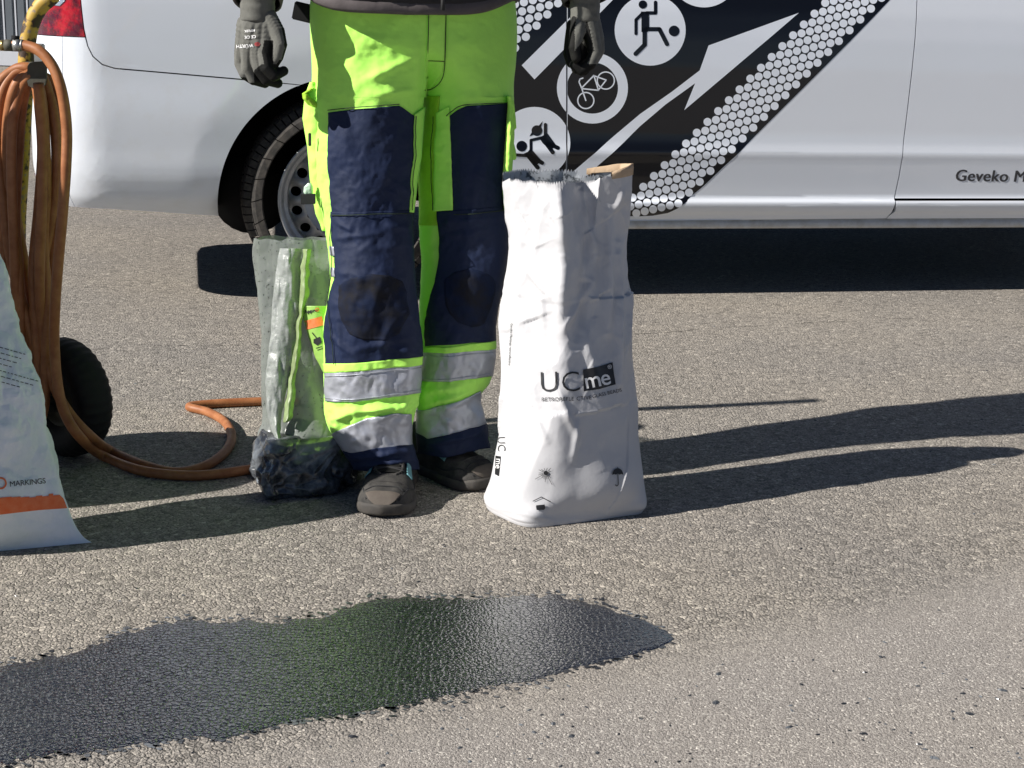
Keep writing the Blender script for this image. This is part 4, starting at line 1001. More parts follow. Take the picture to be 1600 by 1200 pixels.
# ------------------------------------------------------------------ shoes
def shoe(heel, toe, width, detail=True):
    heel, toe = np.array([*heel, 0.0]), np.array([*toe, 0.0]); L = np.linalg.norm(toe - heel); ax = (toe - heel) / L; sd_ = np.cross(ax, VZ)
    sh = bpy.data.objects.new('shoe', None); col.objects.link(sh); sh.location = heel; sh.parent = person; sh.matrix_parent_inverse = Matrix.Translation(-person.location)
    t = np.linspace(0, 1, 60)
    wd = width / 2 * spl([0, .04, .12, .30, .5, .7, .85, .94, .98, 1], [.22, .52, .70, .70, .80, 1.0, .96, .74, .48, .10], t)
    top = spl([0, .05, .18, .32, .45, .58, .72, .84, .93, .98, 1], [.055, .088, .100, .102, .096, .078, .064, .057, .046, .032, .022], t)
    bot = np.full_like(t, .020) + .007 * sstep(.88, 1.0, t) + .004 * (1 - sstep(0, .06, t))
    def ringp_(i, w, z0, z1, p=.62):
        th = np.linspace(0, 2 * math.pi, 44, endpoint=False); c_, s_ = np.cos(th), np.sin(th)
        zz = z0 + (z1 - z0) * np.clip(np.where(s_ > 0, np.abs(s_) ** 1.0, 0), 0, 1); ww = w * np.sign(c_) * np.abs(c_) ** p
        zz = np.where(s_ <= 0, z0 - .004 * np.abs(s_), zz)
        wob = .0016 * fbm(ww * 60, t[i] * 9 + 0 * ww, zz * 60, 5, 3)
        return heel + ax * (t[i] * L) + np.outer(ww + wob, sd_) + np.outer(zz + wob, VZ)
    G = np.array([ringp_(i, wd[i] * .95, bot[i], top[i]) for i in range(60)])
    def sub(o): o.parent = sh; o.matrix_parent_inverse = Matrix.Translation(-sh.location); return o
    n = 44; sub(obj('shoe_upper', G.reshape(-1, 3), grid_faces(60, n, True) + [tuple(range(n))[::-1], tuple(range(59 * n, 60 * n))], MT['shoe'], None))
    # sole: outline slab with toe spring
    V = []; prof = [(.90, .000), (.99, .004), (1.02, .010), (1.02, .017), (.97, .023)]
    out = [heel + ax * (t[i] * L + (.003 if i > 55 else 0)) + sd_ * wd[i] for i in range(60)] + [heel + ax * (t[i] * L) - sd_ * wd[i] for i in range(59, -1, -1)]
    cen = [heel + ax * (t[i] * L) for i in range(60)] + [heel + ax * (t[i] * L) for i in range(59, -1, -1)]
    rise = [.008 * float(sstep(.85, 1, t[i])) for i in range(60)]; rise += rise[::-1]
    rows_ = []
    for s_, z_ in prof:
        rows_.append([c_ + (o_ - c_) * s_ + VZ * (z_ + r_) + ax * (.004 * (s_ - .9) / .12 if i in (59, 60) else 0) + sd_ * .0008 * math.sin(i * 2.1) * (z_ < .012) for i, (o_, c_, r_) in enumerate(zip(out, cen, rise))])
    R_ = np.array(rows_); nn = R_.shape[1]
    sub(obj('shoe_sole', R_.reshape(-1, 3), grid_faces(len(prof), nn, True, 0, True) + [tuple(range(nn)), tuple(range((len(prof) - 1) * nn, len(prof) * nn))[::-1]], MT['sole'], None))
    def upper(tt, v, off):                                    # v: -1..1 across the top
        i = np.clip(tt * 59, 0, 59); w_ = np.interp(i, range(60), wd) * .95; z1 = np.interp(i, range(60), top); z0 = np.interp(i, range(60), bot)
        th = math.pi / 2 - v * math.pi / 2; cc, ss = np.cos(th), np.sin(th)
        return heel + ax * (tt * L + off * .3) + sd_ * (w_ * np.sign(cc) * np.abs(cc) ** .62 + np.sign(cc) * off * .5) + VZ * (z0 + (z1 - z0) * ss + off)
    def strip(name, pts, w_, m, off=.002, r=None):
        P = np.array([upper(a, b, off) for a, b in pts]); k = len(P); q = np.linspace(0, k - 1, k * 5); P = np.stack([spl(range(k), P[:, i], q) for i in range(3)], -1) if k > 2 else P
        sub(tube(name, P, w_, m, None, n=8, res=1))
    # toe bumper
    g = np.array([[upper(a, b, .0016) for b in np.linspace(-.42, .42, 16)] for a in np.linspace(.915, .995, 12)])
    for jj in range(16):
        pass
    o = sub(grid_obj('toe_cap', g, MT['toe_rubber'], None, flip=True, thick=.002))
    for s_ in (-1, 1):
        g = np.array([[upper(a, s_ * b, .0022) for b in np.linspace(.30, .62, 8)] for a in np.linspace(.46, .66, 12)])
        for ia in range(12): g[ia] = g[ia][:] 
        sub(grid_obj('side_flash', g[:, 1:-1] if s_ > 0 else g[:, 1:-1], MT['teal'], None, flip=s_ > 0, thick=.0015))
        strip('eyelet_stay', [(.40, .22 * s_), (.52, .24 * s_), (.64, .20 * s_), (.70, .08 * s_)], .0032, MT['shoe'], .001)
        strip('overlay_seam', [(.95, .55 * s_), (.84, .50 * s_), (.76, .66 * s_), (.66, .80 * s_), (.5, .84 * s_)], .0016, MT['lace'], .0004)
    strip('overlay_seam', [(.78, -.6), (.795, -.2), (.80, .1), (.78, .6)], .0018, MT['shoe'], .0005)
    strip('overlay_seam', [(.87, -.42), (.855, -.2), (.86, .1), (.875, .42)], .0014, MT['lace'], .0008)
    for k, a in enumerate((.44, .50, .56, .62)):
        strip('shoe_lace', [(a, -.26), (a + .012, 0), (a + .028, .26)], .0022, MT['lace'], .0035); strip('shoe_lace', [(a, .26), (a + .012, 0), (a + .028, -.26)], .0022, MT['lace'], .0035)
    g = np.array([[upper(a, b, .0012) for b in np.linspace(-.18, .18, 8)] for a in np.linspace(.36, .68, 16)])
    sub(grid_obj('tongue', g, MT['coating'], None, flip=True, thick=.002))
    return sh
shoe((-.236, 3.17), (-.252, 2.886), .118)
shoe((-.235, 3.262), (-.042, 3.082), .112)

# ------------------------------------------------------------------ gloves
def px_chain(pts, Y): return [(at_y(x, y, Y + d), r / 800.0) for x, y, d, r in pts]
YG = 3.03
gl = [px_chain(c, YG) for c in (
    [(404, 8, .01, 22), (404, 30, .01, 24), (400, 48, .005, 22)],
    [(388, 40, .01, 19), (384, 62, .012, 17), (378, 84, .012, 12.5), (375, 100, .01, 9), (382, 116, .0, 8.5), (396, 126, .015, 7.5)],
    [(396, 42, 0, 20), (392, 66, -.002, 17), (388, 88, -.004, 12), (387, 108, -.004, 9.5), (396, 124, .0, 9), (414, 130, .012, 8)],
    [(406, 42, 0, 20), (404, 66, -.006, 17), (402, 88, -.010, 12.5), (405, 108, -.014, 10), (416, 124, -.010, 9.5), (434, 130, .004, 8)],
    [(416, 42, 0, 19), (415, 64, -.006, 16.5), (413, 86, -.016, 12), (417, 106, -.024, 10), (428, 118, -.022, 9.5), (443, 111, -.006, 8)],
    [(418, 28, .0, 16), (432, 50, -.01, 13.5), (438, 70, -.018, 11), (434, 88, -.018, 9.5), (428, 100, -.012, 8)],
    [(414, 70, .02, 15), (420, 90, .022, 13)])]
def glove_mat(c, n):
    x, y = to_px(c)
    k = n @ np.array([.80, .25, -.55])
    return 1 if (y > 100 and x > 397 + max(0, 110 - y) * 1.2) or (409 + abs(y - 82) * .2 < x < 427 and 63 < y < 104) or (n[1] > .25 and y > 40) or (n[0] > .75 and y > 30) or (n[2] < -.6 and y > 70) else 0
gA = blob('glove', gl, [MT['knit'], MT['coating']], person, voxel=.0014, smooth=2, color=glove_mat)
gB_ch = [px_chain(c, YG + .14) for c in (
    [(914, 2, 0, 20), (914, 20, 0, 22), (915, 40, 0, 20)],
    [(925, 36, .0, 15), (932, 60, .0, 13), (935, 78, .0, 11), (926, 96, -.006, 9.5), (913, 110, -.008, 8.5), (900, 108, -.012, 8)],
    [(920, 36, -.01, 15), (926, 62, -.014, 13), (930, 82, -.018, 11), (922, 100, -.024, 10), (908, 110, -.024, 9), (897, 102, -.026, 8)],
    [(914, 38, .01, 17), (912, 62, .02, 15), (908, 84, .02, 12), (900, 102, .01, 9)],
    [(905, 32, -.01, 14), (901, 54, -.026, 12.5), (897, 74, -.034, 10), (900, 90, -.036, 8.5)],
    [(896, 40, .01, 12), (893, 62, .012, 12), (889, 84, .01, 10), (893, 98, .004, 9)],
    [(925, 40, .025, 14), (925, 66, .03, 12), (918, 92, .02, 10), (905, 106, .01, 9)])]
def glove_mat2(c, n):
    x, y = to_px(c); k = n @ np.array([-.92, -.1, -.3])
    return 1 if (k > .30 or y > 100 or (x < 898) or (895 < x < 918 and y > 66 + abs(x - 909) * 1.2 and n[1] < .2) or (n[1] > .5 and y > 40)) and y > 12 else 0
gB = blob('glove', gB_ch, [MT['knit'], MT['coating']], person, voxel=.0016, smooth=3, color=glove_mat2)
def cuff(px0, y0, px1, y1, Y, r0, r1, m, name, parent):
    a, b = at_y(px0, y0, Y), at_y(px1, y1, Y); k = 9
    pts = [a + (b - a) * t for t in np.linspace(0, 1, k)]
    return tube(name, pts, [(r0 + (r1 - r0) * t + .0006 * math.sin(t * 30)) for t in np.linspace(0, 1, k)], m, parent, n=28, res=2)
cuff(403, -14, 402, 33, YG + .008, .034, .0325, MT['knit'], 'glove_cuff', person)
cuff(914, -14, 914, 33, YG + .14, .031, .0295, MT['knit'], 'glove_cuff', person)
bv = bvh_of(gA)
def T(s, org, ang, size, **k): a = math.radians(ang); return text_bm(s, org, (math.cos(a), math.sin(a)), (math.sin(a), -math.cos(a)), size, **k)
decal('glove_print', T('W\u00dcRTH', (395.5, 68.5), 176, 7.2, bold=.02), MT['white_ink'], person, bv, off=.0010, cell=2)
decal('glove_print', T('CE C\u20ac', (400, 55), 176, 6.4, bold=.02), MT['white_ink'], person, bv, off=.0010, cell=2)
decal('glove_print', T('REFLEX', (398.5, 45.5), 174, 5.0, bold=.03), MT['white_ink'], person, bv, off=.0010, cell=2)
decal('glove_print', shape_bm([disc(402, 69, 4.6, 12, 3.4)]), mat('red_ink', (.35, .05, .05), .6), person, bv, off=.0010, cell=2)

# ------------------------------------------------------------------ jacket, arms, head (mostly above the picture)
def jacket():
    jk = bpy.data.objects.new('jacket', None); col.objects.link(jk); jk.location = person.location; jk.parent = person; jk.matrix_parent_inverse = Matrix.Translation(-person.location)
    th = np.linspace(0, 2 * math.pi, 120, endpoint=False)
    cx = float(at_y(645, 10, 3.21)[0])
    def ring(z, rx, ry, seed=3, hem=False, grow=0.0):
        x = cx + (rx + grow) * np.sign(np.cos(th)) * np.abs(np.cos(th)) ** .85; y = 3.21 - (ry + grow) * np.sign(np.sin(th)) * np.abs(np.sin(th)) ** .85
        w = .006 * fbm(th * 4 / 1.57, 0 * th + z * 12, 0, seed, 3); zz = z + (-.020 * np.clip(np.sin(th), 0, 1) ** 2 + .012 * np.abs(np.cos(th)) + .004 * np.sin(th * 5) if hem else 0)
        return np.stack([x + w * np.cos(th), y - w * np.sin(th) + (x - cx) * .28, zz + 0 * x], -1)
    zs = [.997, 1.02, 1.05, 1.1, 1.2, 1.3, 1.4, 1.46, 1.50, 1.53]; rx = [.212, .216, .215, .212, .215, .222, .225, .205, .14, .085]; ry = [.158, .165, .168, .168, .165, .16, .15, .13, .10, .08]
    G = np.array([ring(z, a, b, hem=(z < 1.06)) for z, a, b in zip(np.array(zs), rx, ry)])
    zz = np.linspace(.997, 1.53, 60); G = np.stack([[spl(zs, G[:, j, k], zz) for k in range(3)] for j in range(len(th))], 1).transpose(2, 1, 0) if False else G
    grid_obj('jacket_body', G, MT['jacket'], jk, closed=True, thick=.004)
    H = np.array([ring(z, .211, .157, hem=True, grow=g_) for z, g_ in ((1.016, .004), (1.012, .010), (.996, .011), (.990, .007), (.992, .001))])
    grid_obj('jacket_hem', H, MT['jacket_trim'], jk, closed=True)
    xz = float(at_y(692, 14, 3.04)[0])
    tube('zip', [(xz, 3.038, .985), (xz, 3.035, 1.1), (xz, 3.035, 1.4)], .004, MT['lace'], jk, n=6)
    for (hx, hy, Y, sgn) in ((403, -6, YG + .008, -1), (914, -8, YG + .14, 1)):
        w = at_y(hx, hy, Y); sh = np.array([cx + sgn * .20, 3.21, 1.43]); el = (w + sh) / 2 + np.array([sgn * .035, .035, -.02])
        d_ = w - el; d_ /= np.linalg.norm(d_)
        tube('sleeve', [sh, sh * .6 + el * .4, el, el * .45 + w * .55, w - d_ * .02, w + d_ * .008], [.078, .072, .062, .054, .049, .046], MT['jacket'], jk, n=26, caps=False).modifiers.new('t', 'SOLIDIFY').thickness = .003
        tube('sleeve_cuff', [w - d_ * .03, w - d_ * .01, w + d_ * .012], [.049, .0495, .0475], MT['jacket_trim'] if sgn < 0 else MT['jacket'], jk, n=26, caps=False, res=2).modifiers.new('t', 'SOLIDIFY').thickness = .004
    # tool holster flap sticking out at the hip
    box('holster', at_y(478, 20, 3.16), (.050, .02, .036), MT['black_plastic'], person, axes=[[.97, 0, -.2], [0, 1, 0], [.2, 0, .97]], bev=.002)
    c = np.array([cx, 3.21, 0])
    ch = [[(c + [0, 0.02, 1.02], (.11, .07, .07)), (c + [0, 0, 1.15], (.13, .09, .09)), (c + [0, 0, 1.36], (.15, .10, .08)), (c + [0, .01, 1.50], (.06, .06, .05)), (c + [0, -.01, 1.60], (.055, .06, .05))],
          [(c + [0, -.005, 1.665], (.073, .085, .08)), (c + [0, -.01, 1.72], (.077, .093, .085))], [(c + [0, -.10, 1.67], (.012, .016, .02)), (c + [0, -.095, 1.70], (.01, .012, .014))],
          [(c + [-.078, .0, 1.68], (.01, .016, .026)), (c + [-.079, .0, 1.70], (.01, .016, .022))], [(c + [.078, .0, 1.68], (.01, .016, .026)), (c + [.079, .0, 1.70], (.01, .016, .022))]]
    for sgn, hx, hy, Y in ((-1, 403, -2, YG), (1, 914, -4, YG + .13)):
        w = at_y(hx, hy, Y + .01); sh = c + [sgn * .17, 0, 1.40]; el = (w + sh) / 2 + [sgn * .03, .03, -.02]
        ch.append([(sh, .05), (el, .036), (w, .022)])
    for sgn, T_, yf, xs_ in ((-1, 'A', yc_a, (575, 585, 600)), (1, 'B', yc_b, (735, 725, 712))):
        ch.append([(c + [sgn * .075, .03 + sgn * .04, .93], .055), (at_y(xs_[0], 200, float(yf(200)) + .03), .05), (at_y(xs_[0], 300, float(yf(300)) + .01), .045), (at_y(xs_[1], 470, float(yf(470))), .04), (at_y(xs_[2], 690, float(yf(690)) + .02), .032)])
    blob('body', ch, MT['skin'], person, voxel=.009, smooth=3)
    for s_ in (-1, 1):
        blob('eye', [[(c + [s_ * .03, -.098, 1.69], .009), (c + [s_ * .03, -.099, 1.69], .009)]], MT['white_ink'], person, voxel=.002, smooth=1)
    blob('mouth', [[(c + [-.02, -.094, 1.632], .004), (c + [.02, -.094, 1.632], .004)]], mat('lips', (.4, .15, .12), .5), person, voxel=.0015, smooth=1)
    blob('cap', [[(c + [0, .0, 1.76], (.086, .10, .055)), (c + [0, .005, 1.775], (.082, .095, .05))], [(c + [0, -.10, 1.755], (.06, .05, .006)), (c + [0, -.12, 1.75], (.055, .05, .006))]], MT['jacket'], person, voxel=.004, smooth=2)
jacket()

# ------------------------------------------------------------------ bags
def ring_bag(rows, ncol, seed, fine=1.0, crump=1.0, closed=True, nz=150, sub=14, sharp=.0, smoothness=1):
    """rows: list of (list of 3D control points round the bag) from bottom to top -> grid (nz, n)"""
    R_ = np.array(rows); nr, nc = R_.shape[:2]
    # around: closed Catmull-Rom
    per = []
    for r_ in R_:
        ext = np.concatenate([r_[-2:], r_, r_[:3]]); t = np.arange(len(ext)); q = np.linspace(2, 2 + nc, nc * sub, endpoint=False)
        per.append(np.stack([spl(t, ext[:, i], q) for i in range(3)], -1))
    per = np.array(per)
    t = np.arange(nr); q = np.linspace(0, nr - 1, nz)
    return np.stack([[spl(t, per[:, j, i], q) for j in range(per.shape[1])] for i in range(3)], -1).transpose(1, 0, 2)
def displace(G, fn, center):
    du = np.roll(G, -1, 1) - np.roll(G, 1, 1); dv = np.gradient(G, axis=0); n = np.cross(du, dv); n /= np.linalg.norm(n, axis=2)[..., None] + 1e-9
    out = G - center; out[..., 2] = 0; s = np.sign(np.mean(np.sum(n * out, -1))); n *= s
    arc_ = np.cumsum(np.linalg.norm(np.roll(G, -1, 1) - G, axis=2), 1)
    return G + n * fn(arc_, G[..., 2])[..., None], n

def white_bag():
    t = thing('paper_sack', 'open white paper sack of glass beads with black lettering, right of the worker', 'sack', tuple(ground(np.float64(885), np.float64(800))))
    # control columns: front f0..f6 left to right, then back b0..b3 right to left; (px x, depth)
    tab = [  # y, [(x, Y) * 7 front], [(x, Y) * 3 back]
        (287, [(795, 3.030), (830, 3.000), (872, 2.985), (912, 3.045), (935, 3.020), (965, 3.035), (989, 3.075)], [(975, 3.110), (905, 3.125), (825, 3.100)]),
        (340, [(798, 3.030), (832, 2.992), (876, 2.965), (912, 3.020), (935, 3.020), (966, 3.040), (989, 3.080)], [(970, 3.125), (900, 3.140), (825, 3.110)]),
        (400, [(802, 3.025), (835, 2.982), (878, 2.950), (915, 2.990), (938, 3.015), (965, 3.030), (982, 3.078)], [(965, 3.130), (900, 3.145), (828, 3.110)]),
        (470, [(795, 3.020), (832, 2.970), (878, 2.932), (912, 2.972), (940, 2.990), (965, 3.020), (981, 3.070)], [(965, 3.125), (900, 3.140), (825, 3.100)]),
        (550, [(787, 3.010), (826, 2.950), (878, 2.912), (915, 2.940), (945, 2.975), (970, 3.005), (983, 3.060)], [(965, 3.115), (900, 3.130), (820, 3.090)]),
        (630, [(784, 3.000), (820, 2.930), (872, 2.895), (915, 2.915), (948, 2.945), (975, 2.985), (988, 3.045)], [(965, 3.105), (895, 3.120), (815, 3.080)]),
        (710, [(776, 2.992), (812, 2.910), (865, 2.880), (912, 2.898), (950, 2.925), (980, 2.965), (993, 3.025)], [(968, 3.085), (890, 3.105), (805, 3.065)]),
        (770, [(767, 2.985), (800, 2.893), (858, 2.872), (908, 2.888), (952, 2.912), (986, 2.945), (999, 3.000)], [(970, 3.065), (885, 3.090), (795, 3.045)])]
    rows_ = []
    for y, fr, bk_ in tab:
        zc = at_y(fr[2][0], y, fr[2][1])[2]; r_ = []
        for x, Y in fr + bk_:
            p = at_y(x, y, Y); r_.append(np.array([p[0], p[1], zc]))
        rows_.append(r_)
    base = [(761, 791), (790, 812), (828, 824), (880, 819.5), (930, 813), (975, 806.5), (1003, 801), (985, 786), (900, 770), (800, 768)]
    b0 = [ground(np.float64(x), np.float64(y), .001) for x, y in base]
    b1 = [p + np.array([0, 0, .022]) + (np.mean(b0, 0) - p) * -.035 for p in b0]
    b2 = [p + np.array([0, 0, .007]) + (np.mean(b0, 0) - p) * -.02 for p in b0]
    rows_ = [b0, b2, b1] + rows_[::-1]
    zt = [r_[0][2] for r_ in rows_]
    G = ring_bag(rows_, 10, 1, nz=330, sub=36)
    c = np.mean(G, axis=(0, 1)); zmax = G[-1, :, 2].mean()
    def fn(u, z):
        zz = z / zmax; up = sstep(.10, .45, zz); w1 = .035 * fbm(u * 7, z * 7, 0, 91, 2); w2 = .035 * fbm(u * 7, z * 7, 3, 92, 2)
        def rd_(sx, sz, sd, a): return a * (.5 - np.abs(vnoise((u + w1) / sx, (z + w2) / sz, .3, sd)))
        h = -.30 * facets(u + w1 * .3, z + w2 * .3, 11, .085, aniso=2.6, curv=.30) * (.20 + .9 * up) + .12 * facets(u + 4 + w2 * .3, z + w1 * .3, 23, .055, aniso=1.8, curv=.30) * (.1 + .9 * up)
        h = h - .15 * facets(u + z * .6, z - u * .5, 31, .036, curv=.26) * (.08 + .8 * up) - .07 * facets(u - z * .5 + 7, z + u * .6, 37, .019, curv=.26) * (.05 + .8 * up)
        h = h + rd_(.09, .22, 41, .006) * up
        h = h + .0025 * fbm(u * 7, z * 5, 0, 4, 3)
        h = (h - h.mean(axis=1, keepdims=True)) * 1.25 * (1 - .45 * np.exp(-((z - .26) / .07) ** 2)) + .0004 * fbm(u * 60, z * 60, 0, 14, 2) * up
        return h * sstep(.0, .04, zz)
    G, n = displace(G, fn, c)
    # deepen the long folds of the right half
    px = to_px(G.reshape(-1, 3)).reshape(*G.shape[:2], 2)
    front = n[..., 1] < .2
    dd = np.zeros(G.shape[:2])
    for f in ((872, 290, 880, 400, 9, .013), (880, 400, 876, 520, 10, .009), (925, 310, 915, 440, 8, -.012), (915, 430, 900, 540, 8, -.010), (905, 290, 932, 400, 5, .010), (950, 330, 950, 520, 7, .013), (965, 380, 968, 600, 6, .013), (975, 300, 960, 330, 5, .006),
              (880, 515, 925, 440, 6, .008), (865, 600, 905, 690, 6, .006), (905, 650, 895, 720, 5, .005), (830, 640, 855, 690, 5, .005), (820, 420, 865, 470, 4, .004), (845, 440, 850, 520, 5, .004), (800, 560, 835, 620, 6, .004), (900, 480, 940, 620, 8, .006), (770, 790, 860, 812, 5, .004)):
        dd += fold(px[..., 0], px[..., 1], *f)
    G = G + n * (dd * front)[..., None]
    G[..., 2] = np.maximum(G[..., 2], .0005)
    # sawn mouth edge: pinking teeth; right part rises to the taped edge
    nc = G.shape[1]; j = np.arange(nc); pxt = px[-1, :, 0]; fr_ = n[-1, :, 1] < .1
    rise = .0030 * (np.abs((j * .5) % 1 - .5) * 4 - 1) * (pxt < 930)
    rise = rise + np.where(pxt > 918, .010 * sstep(918, 950, pxt), 0) + np.where((~fr_) & (pxt < 905), .010, 0) + .0020 * vnoise(j / 9.0, 0 * j, 0, 2)
    k = sstep(.93, 1.0, np.linspace(0, 1, G.shape[0]))[:, None]
    G[..., 2] += k * rise[None, :]
    V = list(G.reshape(-1, 3)); nz = G.shape[0]
    F = grid_faces(nz, nc, True) + [tuple(range(nc))[::-1]]
    sack = obj('sack_paper', V, F, MT['paper'], t)
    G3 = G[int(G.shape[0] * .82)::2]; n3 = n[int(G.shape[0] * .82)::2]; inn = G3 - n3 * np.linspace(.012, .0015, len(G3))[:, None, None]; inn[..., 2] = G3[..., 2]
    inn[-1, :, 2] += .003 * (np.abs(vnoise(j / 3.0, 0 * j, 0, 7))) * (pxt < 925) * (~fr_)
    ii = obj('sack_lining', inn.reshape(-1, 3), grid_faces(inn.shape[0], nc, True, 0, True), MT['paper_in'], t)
    # kraft closing tape along the right-hand rear edge
    sel = [jj for jj in range(nc) if (not fr_[jj] or pxt[jj] > 955) and pxt[jj] > 915]
    sel = sorted(sel, key=lambda q: (q - sel[0]) % nc)
    # contiguous run
    runs = []; cur = [sel[0]]
    for a_, b_ in zip(sel[:-1], sel[1:]):
        if b_ - a_ == 1: cur.append(b_)
        else: runs.append(cur); cur = [b_]
    runs.append(cur); run = max(runs, key=len)
    top = G[-1][run]; tp = []
    top = top.copy(); top[:, 2] = np.polyval(np.polyfit(np.arange(len(run)), top[:, 2], 2), np.arange(len(run))); hgt = .021 * np.sin(np.linspace(.25, math.pi - .25, len(run))) ** .5 + .0006 * vnoise(np.arange(len(run)) / 8., 0, 0, 3)
    outv = n[-1][run] * .0012
    tp.append(top + outv + np.array([0, 0, -.002])); tp.append(top + outv * 1.5 + np.outer(hgt * .6, VZ)); tp.append(top + np.outer(hgt, VZ)); tp.append(top - outv * 2 + np.outer(hgt * .95, VZ)); tp.append(top - outv * 3 + np.outer(hgt * .2, VZ))
    grid_obj('closing_tape', np.array(tp), MT['kraft'], t)
    bv = bvh_of(sack)
    K = dict(parent=t, bvh=bv, off=.0018, cell=3)
    decal('sack_print', T('U', (842.5, 612.5), -2, 46, bold=-.012), MT['ink'], **K)
    decal('sack_print', T('C', (876.5, 613), -4, 46, bold=-.012), MT['ink'], **K)
    decal('sack_print', shape_bm([[(911, 577.5), (934, 573), (957, 566), (959, 583), (962, 600.5), (936, 608), (912, 611.5)]]), MT['ink'], **K)
    K2 = dict(K); K2['off'] = .0030
    decal('sack_print', T('me', (914.5, 607.5), -11, 35, bold=.01, space=.9), MT['white_ink'], **K2)
    decal('sack_print', T('\u00ae', (949.5, 577), -10, 9), MT['white_ink'], **K2)
    decal('sack_print', T('RETROREFLE', (846, 627), -1.0, 8.6, space=1.05), MT['ink'], **K); decal('sack_print', T('CTIVE', (900.8, 626), -5.0, 8.6, space=1.05), MT['ink'], **K); decal('sack_print', T('GLASS BEADS', (925.8, 622.6), -13.5, 8.0, space=.98), MT['ink'], **K)
    sn = [disc(853, 739, 3.6, 16)]
    for a_, l_ in ((150, 19), (165, 12), (180, 11), (205, 12), (130, 10), (112, 9), (95, 14), (80, 9), (62, 21), (45, 10), (20, 8), (-20, 8), (-45, 11), (-75, 8), (-110, 8), (-140, 9)):
        r_ = math.radians(a_); sn += stroke([(853 + 4.6 * math.cos(r_), 739 + 4.6 * math.sin(r_)), (853 + l_ * math.cos(r_), 739 + l_ * math.sin(r_))], .7)
    decal('sack_print', shape_bm(sn), MT['ink'], **K)
    um = [[(965 + 8.6 * math.cos(a_), 742 + 10.5 * math.sin(a_)) for a_ in np.linspace(math.pi, 2 * math.pi, 14)] + [(971, 740.5), (968, 741.6), (965, 740), (962, 741.6), (959.5, 740.8)]] + stroke([(965, 731), (965, 730)], 1) + stroke([(965.3, 741), (966, 757), (963.5, 759.5), (961.5, 757.5)], 1.2)
    decal('sack_print', shape_bm(um), MT['ink'], **K)
    decal('sack_print', shape_bm(stroke([(833, 783), (846, 776.5), (860, 784)], 1.3) + [[(838, 789.5), (851, 788.3), (852, 794), (850, 796.5), (838.5, 797), (837.5, 792)]]), MT['ink'], **K)
    decal('sack_print', T('UC', (777.5, 682), 88, 17, bold=-.012), MT['ink'], **K)
    decal('sack_print', shape_bm([[(774.5, 712), (782.5, 713), (779.5, 744), (773.5, 741)]]), MT['ink'], **K)
    decal('sack_print', T('me', (775.8, 716), 94, 13), MT['white_ink'], **K2)
    decal('sack_print', T('Geveko Markings retroreflective', (798, 505), 93, 5.0), MT['ink'], **K)
white_bag()

